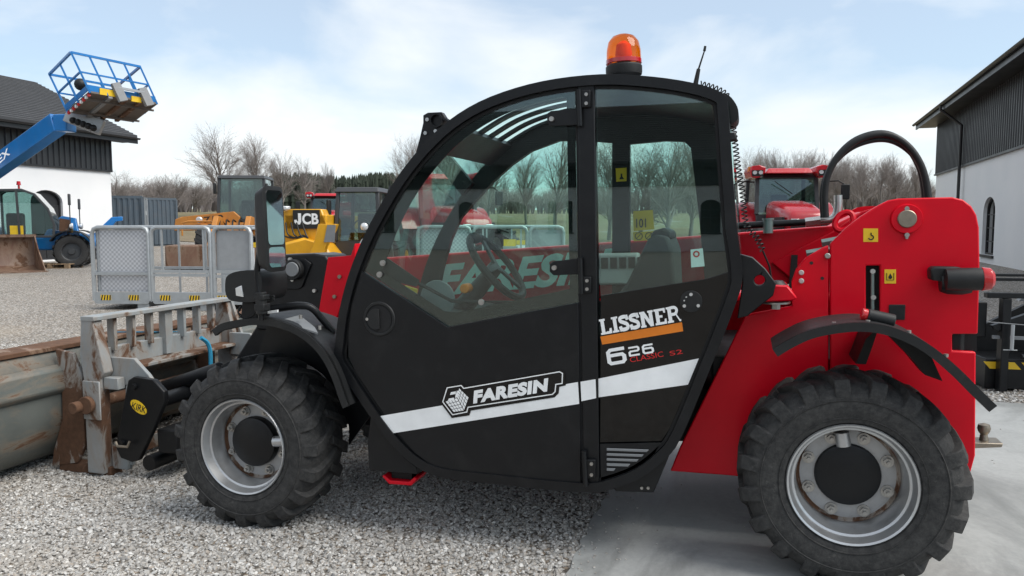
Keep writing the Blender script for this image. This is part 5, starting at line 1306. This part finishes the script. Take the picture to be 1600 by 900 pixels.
def cab_part(t, x0, x1, y0, y1, z0, z1, front=.25, taper=.06, fr='cab_grey', post=.045, low=.0, seat=True):
    """glazed cab: front at -Y; front leans by `front`; posts, roof, panes as parts"""
    bt = [(x0, y0, z0), (x1, y0, z0), (x1, y1, z0), (x0, y1, z0)]
    tp = [(x0+taper, y0+front, z1), (x1-taper, y0+front, z1), (x1-taper, y1-.05, z1), (x0+taper, y1-.05, z1)]
    for a, b_ in zip(bt, tp): MB().bar(a, b_, post*2, post*2, (0, 1, 0)).build('cab_post', fr, t, bevel=.01)
    cx, cy = (x0+x1)/2, (y0+y1)/2
    MB().hexa([(p[0]+(.06 if p[0] > cx else -.06), p[1]+(.08 if p[1] > cy else -.10), z1) for p in tp], [(p[0]+(.02 if p[0] > cx else -.02), p[1]+(.02 if p[1] > cy else -.02), z1+.11) for p in tp]).build('cab_roof', fr, t, bevel=.02)
    for i in range(4):
        j = (i+1) % 4; a, b_, c_, d_ = map(Vector, (bt[i], bt[j], tp[j], tp[i]))
        nn = (b_-a).cross(d_-a).normalized()*.004
        MB().add([a+nn, b_+nn, c_+nn, d_+nn, a-nn, b_-nn, c_-nn, d_-nn], [(0,1,2,3),(7,6,5,4),(0,4,5,1),(1,5,6,2),(2,6,7,3),(3,7,4,0)]).build('cab_window', 'machine_glass', t, smooth=0)
    MB().box(x0, x1, y0, y1, z0-.35, z0).build('cab_base', fr, t, bevel=.01)
    if seat:
        MB().box(cx-.22, cx+.22, cy+.15, cy+.28, z0, z0+.62).build('seat_back', 'seat_fabric', t, bevel=.04)
        MB().tube(circle3((cx, cy-.30, z0+.32), .18, (1, 0, 0), (0, .4, .9), 18), .016, 6, True).build('steering_wheel', 'black_plastic', t)
        MB().bar((cx, cy-.42, z0), (cx, cy-.30, z0+.32), .06, .06).build('steering_column', 'black_plastic', t)

# ---- blue telehandler with raised boom
bx, by, bz = bg(62, 24.5)
bt_ = thing('telehandler', 'blue telehandler with boom raised high parked before the white building', 'telehandler', (bx, by, bz), R(38), 'telehandlers in the background')
# local: nose towards +x (right in view)
MB().prism([(-2.0,.55),(1.55,.55),(1.75,.75),(1.62,1.0),(.35,1.22),(.2,.95),(-.9,.95),(-1.0,1.28),(-2.05,1.25)], -.55, .35).build('body', 'blue_paint', bt_, bevel=.05)
MB().prism([(-2.3,.8),(-1.2,.8),(-.95,1.05),(-1.0,1.38),(-1.7,1.55),(-2.35,1.5)], -1.05, -.35).build('engine_hood', 'blue_paint', bt_, bevel=.08, seg=3)
cabp = [(-.95,.95),(-.95,2.30),(-.80,2.42),(-.2,2.44),(.15,2.30),(.50,1.85),(.66,1.35),(.62,.95)]
cab_in = inset(cabp, .07)
for y in (-1.02, -.20): MB().prism([cabp, cab_in], y-.03, y+.03).build('cab_frame', 'cab_grey', bt_, bevel=.012)
for y in (-1.025, -.195): MB().prism(inset(cabp, .06), y-.004, y+.004).build('cab_window', 'machine_glass', bt_, smooth=0)
MB().bar((-.30, -1.03, .95), (-.34, -1.03, 2.40), .06, .06, (0, 1, 0)).build('door_post', 'cab_grey', bt_)
MB().sheet(cabp[3:8], -.98, -.24, -.008).build('windscreen', 'machine_glass', bt_, smooth=50)
MB().sheet(cabp[1:4], -.98, -.24, -.05).build('roof', 'cab_grey', bt_)
MB().box(-.7, -.25, -.80, -.42, 1.0, 1.7).build('seat', 'seat_fabric', bt_, bevel=.06)
MB().box(-.55, -.2, -1.04, -1.03, 1.05, 1.32).build('door_sticker', 'yellow_decal', bt_)
MB().cyl((-.35, -.6, 2.44), (-.35, -.6, 2.56), .03, n=10).cyl((-.35, -.6, 2.56), (-.35, -.6, 2.68), .065, .05, n=14).build('beacon', 'red_lens', bt_)
wf = [wheel_part(bt_, (1.05, y, .52), .52, .42, 'cab_grey', 'y') for y in (-.82, .78)] + [wheel_part(bt_, (-1.55, y, .52), .52, .42, 'light_grey', 'y') for y in (-.82, .78)]
for y in (-.85, .80):
    MB().sheet(arcpts(1.05, .52, .66, 150, 20, 10), y-.28, y+.24, -.03).build('mudguard', 'black_plastic', bt_)
    MB().sheet(arcpts(-1.55, .52, .66, 160, 20, 10), y-.28, y+.24, -.03).build('mudguard', 'black_plastic', bt_)
for y, mz in ((-.95, 2.15), (.85, 2.05)):
    MB().tube([(.95, y, 1.05), (1.05, y, 1.40), (1.05, y, mz-.2)], .018, 6).build('mirror_stalk', 'cab_grey', bt_)
    MB().box(1.02, 1.08, y-.10, y+.10, mz-.2, mz+.15).build('side_mirror', 'cab_grey', bt_, bevel=.02)
    MB().cyl((1.02, y+.06, 1.30), (1.12, y+.06, 1.30), .10, n=18).build('head_lamp', 'lamp_glass', bt_, bevel=.02)
for s_ in (-1, 1):   # stabiliser arms at the nose
    y = s_*.72
    MB().prism([(1.35,.62),(1.55,.62),(2.15,1.45),(2.35,1.48),(2.35,1.62),(2.02,1.60),(1.38,.95)] if s_ > 0 else [(1.0,.35),(1.35,.42),(1.18,1.55),(.82,1.62),(.70,1.55),(.95,1.1)], y-.10, y+.10).build('stabiliser', 'blue_paint', bt_, bevel=.02)
    MB().box(1.0 if s_ < 0 else 1.9, 1.1 if s_ < 0 else 2.0, y-.115, y-.102, 1.1, 1.32).build('warning_sticker', 'yellow_decal', bt_)
MB().prism([(.72,1.15),(1.05,1.10),(1.02,1.5),(.75,1.55)], -.86, -.84).build('lamp_guard', 'bucket_rust', bt_)
# boom: given in scene metres along the picture's line
def W2L(t, p): return t.matrix_basis.inverted() @ Vector(p)
bt_.rotation_euler = (0, 0, R(38)); bpy.context.view_layer.update()
ptip = atD(92, 192, 21.0); pmid = atD(-60, 300, 23.6)
a_, b_ = W2L(bt_, pmid), W2L(bt_, ptip)
bo = MB().bar(a_, b_, .38, .50).build('boom', 'blue_paint', bt_, bevel=.02)
dv = (b_-a_).normalized()
MB().bar(a_ - dv*.2 + Vector((0, .1, -.1)), (-1.75, .15, 1.0), .5, .7).build('boom_tower', 'blue_paint', bt_, bevel=.03)
MB().bar(b_ - dv*.05, b_ + dv*.30 + Vector((.15, 0, -.12)), .36, .46).build('boom_head', 'blue_paint', bo, bevel=.03)
o, e, u = (W2L(bt_, atD(x_, y_, 22.2)) for x_, y_ in ((-1,256),(16,241),(-5,246)))
sd = (e-o).cross(u-o).normalized()
toc = (W2L(bt_, (0, 0, 1.36)) - o).normalized(); off = toc*.42
letters(MB(), 'GENIE'[:0] + 'EX', o + off, e-o, u-o, offset=.02).build('boom_lettering', 'white_decal', bo, smooth=0)
# ---- work platform on the blue boom
pl = atD(158, 175, 20.6)
wp = thing('work_platform', 'blue railed work platform held up by the blue boom against the sky', 'platform', tuple(float(v) for v in pl), 0)
# platform axes from the picture: long edge runs right and slightly down, it is tilted up at the near edge
def ap(x, y, D): return Vector(atD(x, y, D)) - Vector(pl)
A, B_, C_, D_ = ap(106,176,20.2), ap(141,145,19.2), ap(246,163,20.6), ap(206,198,21.6)   # floor corners
top = [ap(73,114,20.0), ap(113,82,19.0), ap(221,106,20.4)]
upv = ((top[0]-A) + (top[1]-B_) + (top[2]-C_))/3
D_ = A + (C_ - B_)
fl4 = [A, B_, C_, D_]
nrm = upv.normalized()*.05
MB().add([p for p in fl4] + [p + nrm for p in fl4], [(0,3,2,1),(4,5,6,7),(0,1,5,4),(1,2,6,5),(2,3,7,6),(3,0,4,7)]).build('floor', 'underside', wp)
for k, t in enumerate((.28, .5, .72)):
    MB().bar(A.lerp(D_, t) - nrm*.6, B_.lerp(C_, t) - nrm*.6, .10, .06).build('floor_bearer', 'bucket_rust' if k else 'grey_trim', wp)
for t in (.2, .8): MB().bar(A.lerp(B_, t) - nrm*1.4, D_.lerp(C_, t) - nrm*1.4, .05, .05).build('floor_rib', 'underside', wp)
for i in range(4):
    p, q = fl4[i], fl4[(i+1) % 4]
    for s_, th_ in ((1.0, .055), (.52, .04)):
        MB().bar(p + upv*s_, q + upv*s_, th_, th_).build('hand_rail', 'blue_paint', wp)
    nb = 4 if i in (1, 3) else 2
    for k in range(nb):
        b0 = p.lerp(q, k/nb); MB().bar(b0, b0 + upv, .045, .045).build('rail_post', 'blue_paint', wp)
    MB().bar(p + nrm + upv*.08, q + nrm + upv*.08, .02, .15).build('toe_board', 'blue_paint', wp)
    if i == 0:
        for k in range(9): MB().bar(p.lerp(q, (k+.1)/9) - nrm*.4, p.lerp(q, (k+.6)/9) - nrm*.4, .05, .07).build('edge_mark', 'white_decal' if k % 2 else 'red_decal', wp)
MB().bar(B_.lerp(C_, .15)+upv*.10-nrm*.3, B_.lerp(C_, .38)+upv*.10-nrm*.3, .06, .16).build('yellow_board', 'yellow_decal', wp)
MB().bar(B_.lerp(C_, .60)+upv*.05-nrm*.3, B_.lerp(C_, .75)+upv*.05-nrm*.3, .06, .14).build('yellow_board', 'yellow_decal', wp)
fwd_ = (B_-A).normalized()
for t in (.42, .82):
    c0 = B_.lerp(C_, t) + fwd_*.10
    MB().bar(c0 - upv*.12, c0 + upv*.34, .10, .22, (C_-B_)).build('lug_plate', 'grey_trim', wp)
MB().bar(B_.lerp(C_, .42) + fwd_*.12 + upv*.22, B_.lerp(C_, .82) + fwd_*.12 + upv*.22, .06, .06).build('lug_bar', 'galvanised', wp)
MB().bar(ap(104,178,20.6), ap(160,200,20.9), .30, .42).build('slew_bracket', 'galvanised_plate', wp, bevel=.02)
for k in range(5):
    c0 = ap(114+k*8, 188+k*3, 20.35); MB().ball(c0, .09, .09, .09, 8, 6).build('bracket_bolt', 'black_matte', wp)
MB().ball(ap(126,132,20.2), .16, .16, .16).build('control_box', 'black_plastic', wp)

# ---- old brown bucket and pallet beside it
bx, by, bz = bg(22, 22.3)
ob = thing('loader_bucket', 'rusty brown loader bucket lying on gravel in front of the blue telehandler', 'bucket', (bx, by, bz), CAM_YAW + R(8), 'loader buckets')
MB().sheet([(-.55,1.02),(-.60,.85),(-.62,.45),(-.50,.14),(-.2,.02),(.75,.0)], -1.6, .6, -.03, 'y').build('shell', 'old_bucket', ob, smooth=40)
ob.rotation_euler = (0, 0, CAM_YAW + R(-48))
for y in (-1.63, .6): MB().prism([(-.55,1.02),(-.62,.45),(-.50,.14),(-.2,.02),(.85,.0),(.80,.10),(.0,.62),(-.40,1.02)], y, y+.03).build('side_plate', 'old_bucket', ob)
MB().prism([(.70,.0),(1.02,-.005),(1.02,.015),(.70,.035)], -1.66, .66).build('cutting_edge', 'old_bucket', ob)
MB().prism([(-.66,.98),(-.44,.98),(-.44,1.06),(-.66,1.06)], -1.66, .66).build('top_edge', 'old_bucket', ob)
bx, by, bz = bg(92, 24.0)
pa = thing('wooden_pallet', 'wooden pallet on the gravel beside the blue telehandler', 'pallet', (bx-.1, by, bz), CAM_YAW)
for k in range(6): MB().box(-.6+k*.215, -.6+k*.215+.13, -.4, .4, .122, .144).build('top_board', 'wood', pa)
for y in (-.35, 0, .35):
    for x in (-.53, 0, .53): MB().box(x-.07, x+.07, y-.05, y+.05, .022, .12).build('block', 'wood', pa)
    MB().box(-.6, .6, y-.05, y+.05, .0, .02).build('bottom_board', 'wood', pa)

# ---- shipping containers
plain('container_blue', (0.075, 0.10, 0.125), 0.5, dirt=.35, dirtcol=(.16, .12, .09), scale=1.4)
def container(label, loc, rz, L=6.06, W=2.44, H=2.6, mat='container_blue', group='shipping containers'):
    t = thing('shipping_container', label, 'container', loc, rz, group)
    def corr(p0, d, L_, nm):
        P = []; x = .06
        while x < L_-.06: P += [(x, 0), (x+.07, 0), (x+.105, .036), (x+.175, .036)]; x += .21
        m_ = MB(); p0 = Vector(p0); d = Vector(d); nn = Vector((d.y, -d.x, 0))
        for z in (.16, H-.11): m_.v += [tuple(p0 + d*a - nn*b_ + Vector((0, 0, z))) for a, b_ in P]
        k = len(P); m_.f = [(i, i+1, k+i+1, k+i) for i in range(k-1)]
        m_.build(nm, mat, t, smooth=0)
    corr((0, 0, 0), (1, 0, 0), L, 'side_wall'); corr((L, W, 0), (-1, 0, 0), L, 'side_wall'); corr((0, W, 0), (0, -1, 0), W, 'end_wall')
    for x in (0, L-.12):
        for y in (0, W-.12): MB().box(x, x+.12, y, y+.12, 0, H).build('corner_post', mat, t, bevel=.01)
    for y in (0, W-.1):
        for z in (0, H-.12): MB().box(.121, L-.121, y+.002, y+.098, z+.002, z+.118).build('side_beam', mat, t)
    MB().box(.02, L-.02, .02, W-.02, H-.05, H-.01).build('roof', mat, t)
    for k in (0, 1):
        d_ = MB().box(L-.05, L-.012, .13+k*1.10, .13+k*1.10+1.08, .14, H-.13).build('door', mat, t, bevel=.01)
        for z in (.55, 1.05, 1.55, 2.05): MB().box(L-.011, L+.005, .20+k*1.10, 1.12+k*1.10, z, z+.22).build('door_rib', mat, d_, bevel=.006)
        for y in (.38, .86):
            MB().cyl((L+.03, y+k*1.1, .08), (L+.03, y+k*1.1, H-.06), .018, n=8).build('lock_rod', 'galvanised', d_)
        MB().box(L+.006, L+.010, .30+k*1.1, .75+k*1.1, 1.82, 1.98).build('print_block', 'white_decal', d_)
    return t
def on_line(px, D): x, y, z = bg(px, D); return (x, y, z)
x0, y0, z0 = on_line(226, 32.5); ang = R(46)
cL = 6.06
container('dark blue grey shipping container beside the white building, doors facing right', (x0 - cL*math.cos(R(38)), y0 - cL*math.sin(R(38)), z0 - .05), R(38))
x0, y0, z0 = on_line(279, 41)
container('dark blue grey shipping container standing behind the nearer one', (x0 - cL*math.cos(R(60)), y0 - cL*math.sin(R(60)), z0-.1), R(60))

# ---- old orange wheel loader
bx, by, bz = bg(385, 26)
ol = thing('wheel_loader', 'old orange wheel loader with grey cab behind the work cage', 'loader', (bx, by, bz), CAM_YAW + R(6), 'loaders in the background')
cab_part(ol, -.72, .78, -.6, .9, 1.55, 2.86, .12, .04)
MB().prism([(-.9,.7),(1.0,.7),(1.0,1.2),(-.9,1.2)], -.9, 1.9).build('body', 'orange_paint', ol, bevel=.05)
MB().box(-.75, .75, .95, 2.6, 1.0, 1.75).build('engine_hood', 'orange_paint', ol, bevel=.08)
for y_, x_ in ((-.9, -1.0), (-.9, 1.0), (1.8, -1.0), (1.8, 1.0)): wheel_part(ol, (x_, y_, .68), .68, .48, 'orange_paint')
for x in (-.55, .45):
    MB().prism([(-.3,1.15),(-.5,1.55),(-1.5,1.62),(-2.5,.55),(-2.75,.45),(-2.7,.30),(-2.4,.30),(-1.4,1.25)], x-.08, x+.08, 'x').build('lift_arm', 'orange_paint', ol, bevel=.02)
    MB().cyl((x, -.5, .9), (x, -1.9, 1.05), .075, n=12).build('lift_ram', 'steel', ol)
o_ = MB().prism([(-2.1,1.15),(-2.05,1.52),(-1.85,1.60),(-.2,1.78),(.0,1.60),(-.1,1.28),(-1.6,1.15)], -.72, -.60).build('loader_linkage', 'orange_paint', ol, bevel=.02)
m_ = letters(MB(), '710', (-1.15, -.724, 1.40), (.62, 0, .08), (0, 0, .20), offset=.02); m_.build('model_number', 'print_black', o_, smooth=0)
for x in (-.8, .85): MB().box(x-.03, x+.03, -.72, -.5, 2.35, 2.70).build('side_mirror', 'black_plastic', ol, bevel=.02)
MB().box(-1.5, 1.4, -3.5, -2.6, .05, .75).build('bucket_back', 'old_bucket', ol, bevel=.05)
for k in range(4): MB().tube(smoothpath([(-.45+.2*k, -.7, 1.3), (-.5+.2*k, -1.2, 1.5), (-.4+.2*k, -1.7, 1.2), (-.3+.2*k, -2.1, .9)], 4), .025, 6).build('hydraulic_hose', 'black_plastic', ol)
MB().box(-.95, 1.05, -.98, -.90, .55, .98).build('front_frame', 'black_matte', ol, bevel=.02)
MB().box(-1.35, -.95, -1.2, .2, 1.28, 1.36).build('fender', 'orange_paint', ol, bevel=.02)
MB().box(.98, 1.40, -1.2, .2, 1.28, 1.36).build('fender', 'orange_paint', ol, bevel=.02)
for x in (-1.15, 1.2): MB().cyl((x, -1.26, 1.50), (x, -1.16, 1.50), .10, n=16).build('head_lamp', 'lamp_glass', ol, bevel=.02)
MB().prism([(-1.5,1.05),(-1.2,1.42),(-.85,1.40),(-1.0,1.0)], -.30, .22, 'x').build('bell_crank', 'orange_paint', ol, bevel=.02)
MB().tube([(-1.6, -1.5, 1.0), (-1.6, -1.5, 1.40), (-1.4, -1.5, 1.45), (-.7, -1.5, 1.45), (-.6, -1.5, 1.35), (-.6, -1.5, 1.0)], .03, 6).build('guard_hoop', 'orange_paint', ol)

# ---- yellow telehandler with black cab
bx, by, bz = bg(566, 17.5)
yt = thing('telehandler', 'yellow telehandler with black cab and boom lettering beside the red machine', 'telehandler', (bx, by, bz), CAM_YAW - R(4), 'telehandlers in the background')
cab_part(yt, -.46, .52, -.5, .85, 1.05, 2.12, .10, .05, 'cab_grey', .04)
MB().box(-.45, .5, -.6, .95, .55, .69).build('cab_step', 'black_matte', yt)
ybm = MB().box(-1.42, -.50, -1.0, 2.4, 1.30, 1.62).build('boom', 'yellow_paint', yt, bevel=.02)
sg = MB().box(-1.22, -.64, -1.035, -1.003, 1.32, 1.72).build('boom_sign', 'print_black', ybm)
letters(MB().add([(-1.19+.15*a, -1.037, 1.41+.24*b) for a, b in ((.55,1),(1,1),(1,.25),(.8,0),(.25,0),(0,.2),(0,.42),(.35,.42),(.40,.28),(.55,.28))], [tuple(range(10))]), 'CB', (-1.02, -1.037, 1.41), (.36, 0, 0), (0, 0, .24), offset=.035).build('boom_lettering', 'white_decal', sg, smooth=0)
MB().prism([(-1.95,1.0),(-.50,1.0),(-.48,1.40),(-.60,1.74),(-1.30,1.74),(-1.95,1.55)], -1.0, -.6).build('boom_end', 'yellow_paint', yt, bevel=.03)
MB().cyl((-1.35, -1.1, 1.72), (-1.35, -1.1, 1.80), .10, n=16).build('work_lamp', 'lamp_glass', yt, bevel=.02)
for k in range(5): MB().tube(smoothpath([(-1.5+k*.12, -1.04, 1.45), (-1.45+k*.13, -1.08, 1.2), (-1.2+k*.08, -1.1, 1.12), (-1.0, -1.05, 1.18)], 4), .018, 6).build('hydraulic_hose', 'black_plastic', yt)
MB().prism([(-1.75,.55),(-.35,.55),(-.30,.75),(-.5,1.0),(-.95,1.13),(-1.45,1.0)], -1.25, 2.6).build('body', 'yellow_paint', yt, bevel=.06)
MB().prism([(-.78,.50),(-.40,.50),(-.30,.95),(-.10,1.30),(-.06,1.42),(-.44,1.42),(-.55,1.0)], -1.75, -1.55).build('stabiliser', 'yellow_paint', yt, bevel=.015)
MB().prism([(-.32,1.05),(-.10,1.05),(-.07,1.40),(-.24,1.40)], -1.77, -1.751).build('stabiliser_pad', 'grey_trim', yt)
for x_, y_ in ((-1.75, -.9), (.62, -.9), (-1.75, 1.7), (.62, 1.7)): wheel_part(yt, (x_+ (.0 if x_ < 0 else -.12), y_, .50), .50, .38, 'yellow_paint')
MB().sheet(arcpts(-.9, .50, .62, 150, 15, 10), .28, .80, -.03, 'x').build('mudguard', 'grey_trim', yt)
MB().tube(smoothpath([(.45, -.5, 1.1), (.62, -.6, 1.6), (.75, -.6, 2.0), (.9, -.5, 2.2)], 4), .03, 8).build('hose_bundle', 'black_plastic', yt)
MB().bar((.56, -.5, 1.05), (.80, -.35, 2.25), .10, .14).build('lift_frame', 'black_matte', yt)
MB().ball((.22, -.62, 1.36), .09, .05, .09).build('head_lamp', 'lamp_glass', yt)
MB().box(-.62, -.55, -.62, -.45, 1.55, 1.95).build('side_mirror', 'black_plastic', yt, bevel=.02)

# ---- red tractor: built once, placed three times
def tractor(label, loc, rz, group):
    t = thing('tractor', label, 'tractor', loc, rz, group)
    # front faces -Y
    cab_part(t, -.78, .78, -.1, 1.45, 1.55, 2.62, .16, .03, 'cab_grey', .05)
    rf = MB().hexa([(-.62,-.35,2.74),(.62,-.35,2.74),(.62,1.5,2.74),(-.62,1.5,2.74)], [(-.52,-.22,2.90),(.52,-.22,2.90),(.55,1.4,2.92),(-.55,1.4,2.92)]).build('roof_panel', 'tractor_red', t, bevel=.04, seg=3)
    for s_ in (-1, 1):
        pod = MB().prism([(s_*.63,2.76),(s_*.63,2.92),(s_*.78,2.98),(s_*1.00,2.95),(s_*1.03,2.80),(s_*.98,2.62),(s_*.80,2.60)], -.42, .5).build('lamp_pod', 'tractor_red', t, bevel=.03, seg=3)
        MB().box(min(s_*.70, s_*.98), max(s_*.70, s_*.98), -.435, -.425, 2.66, 2.83).build('pod_face', 'black_plastic', pod)
        for q in (.76, .91): MB().cyl((s_*q, -.46, 2.76), (s_*q, -.434, 2.76), .055, n=14).build('work_lamp', 'lamp_glass', pod)
        MB().box(min(s_*.985, s_*1.04), max(s_*.985, s_*1.04), -.30, -.1, 2.80, 2.94).build('turn_lamp', 'orange_decal', pod, bevel=.01)
        MB().tube([(s_*.85, -.1, 2.5), (s_*1.25, -.25, 2.52), (s_*1.42, -.25, 2.40)], .02, 6).build('mirror_arm', 'black_plastic', t)
        MB().box(s_*1.42-.11, s_*1.42+.11, -.30, -.22, 1.98, 2.42).build('side_mirror', 'black_plastic', t, bevel=.03, seg=3)
        MB().sheet(arcpts(.9, .92, 1.02, 160, 25, 10), s_*.72 if s_ > 0 else -1.28, 1.28 if s_ > 0 else -.72, -.03, 'x').build('fender', 'tractor_red', t)
        wheel_part(t, (s_*1.0, .9, .92), .92, .55, 'light_grey'); wheel_part(t, (s_*.92, -1.75, .66), .66, .42, 'light_grey')
    def sec(y, w, z0, z1, r): return [(a, y, b_) for a, b_ in rrect(-w, w, z0, z1, r, 5)]
    S = [sec(-2.35, .36, .85, 1.45, .12), sec(-2.2, .44, .80, 1.62, .18), sec(-1.2, .50, .8, 1.84, .22), sec(-.15, .54, .8, 1.95, .22)]
    m_ = MB(); k = len(S[0])
    for s_ in S: m_.v += s_
    for i in range(len(S)-1):
        for j in range(k): m_.f.append((i*k+j, i*k+(j+1) % k, (i+1)*k+(j+1) % k, (i+1)*k+j))
    m_.f += [tuple(range(k)), tuple((len(S)-1)*k+j for j in range(k))]
    hd = m_.build('bonnet', 'tractor_red', t, smooth=50)
    MB().box(-.40, .40, -2.39, -2.36, .90, 1.30).build('grille', 'black_plastic', hd)
    for s_ in (-1, 1): MB().box(s_*.30-.10, s_*.30+.10, -2.40, -2.37, 1.30, 1.40).build('head_lamp', 'lamp_glass', hd, bevel=.01)
    for s_ in (-1, 1): MB().box(s_*.52-.03, s_*.52+.03, -2.1, -.3, .95, 1.45).build('bonnet_side', 'black_plastic', hd)
    MB().box(-.35, .35, -2.2, 1.6, .45, .80).build('chassis', 'black_matte', t)
    MB().bar((-.35, -.16, 2.52), (.12, -.13, 2.15), .02, .02).build('wiper', 'black_plastic', t)
    return t
tr1 = tractor('red tractor with pod lights on its roof behind the red side plate', bg(1226, 22.5), CAM_YAW - R(6), 'red tractors')
tr1.scale = (1.10, 1, .98)
tr2 = copy_tree(tr1); tr2.location = bg(512, 44); tr2['label'] = 'small distant red tractor roof between the yellow boom and black cab'; tr2.rotation_euler = (0, 0, CAM_YAW + R(10))
tr3 = copy_tree(tr1); tr3.location = bg(700, 23); tr3['label'] = 'red tractor seen through the windscreen of the black cab'; tr3.rotation_euler = (0, 0, CAM_YAW + R(25))

# ---- black implement at the right edge
bx, by = float(atY(1538, 612, 7.05)[0]), 7.05
im = thing('harvest_header', 'black steel implement with yellow hazard stripes at the right edge', 'implement', (bx, by, float(gz(bx, by))), R(6))
base = MB().box(.0, 3.2, .0, 1.4, .02, .36).build('base_box', 'black_satin', im, bevel=.01)
for k in range(12):
    x = .03 + k*.14; MB().prism([(x, .25), (x+.09, .25), (x+.04, .33), (x-.05, .33)], -.004, -.001).build('hazard_stripe', 'yellow_decal', base, smooth=0)
for x in (.10, 1.3, 2.6):
    MB().box(x-.03, x+.03, -.10, -.005, .02, 1.06).build('post', 'black_satin', im, bevel=.006)
MB().box(-.05, 3.2, -.10, -.02, 1.062, 1.12).build('upper_rail', 'black_satin', im, bevel=.006)
for z in (1.24, 1.29): MB().box(-.2, 3.2, .05, .12, z, z+.03).build('top_rail', 'black_satin', im, bevel=.004)
MB().bar((.02, -.05, .72), (.62, -.05, 1.06), .06, .07).build('brace', 'black_satin', im, bevel=.004)
MB().bar((.02, -.05, .62), (3.2, -.05, .55), .03, .035).build('slide_bar', 'grey_trim', im)
MB().prism([(.0,.362),(3.2,.362),(3.2,.95),(1.0,1.0),(.45,.92),(.05,.60)], .45, .50).build('rear_sheet', 'black_matte', im)
MB().prism([(.3,1.0),(1.6,.70),(3.2,.66),(3.2,.72),(1.6,.78),(.35,1.06)], .2, .26).build('deflector', 'grey_trim', im)
MB().tube(smoothpath([(.25, -.02, .40), (.55, -.02, .42), (.85, -.02, .55), (1.0, -.02, .78)], 5), .03, 8).build('curved_guide', 'black_satin', im)
MB().cyl((.12, -.16, .50), (.12, -.16, .78), .014, n=8).cyl((.06, -.16, .50), (.16, -.16, .50), .006, n=6).build('hitch_pin', 'galvanised', im)
MB().tube([(-.05, -.12, .80), (.10, -.12, .785), (.28, -.12, .77), (1.4, -.12, .70)], .006, 6).build('steel_cable', 'grey_trim', im)
MB().box(-.16, .0, .02, .3, .60, 1.0).build('side_block', 'black_satin', im, bevel=.01)
im.scale = (1, 1, .72)
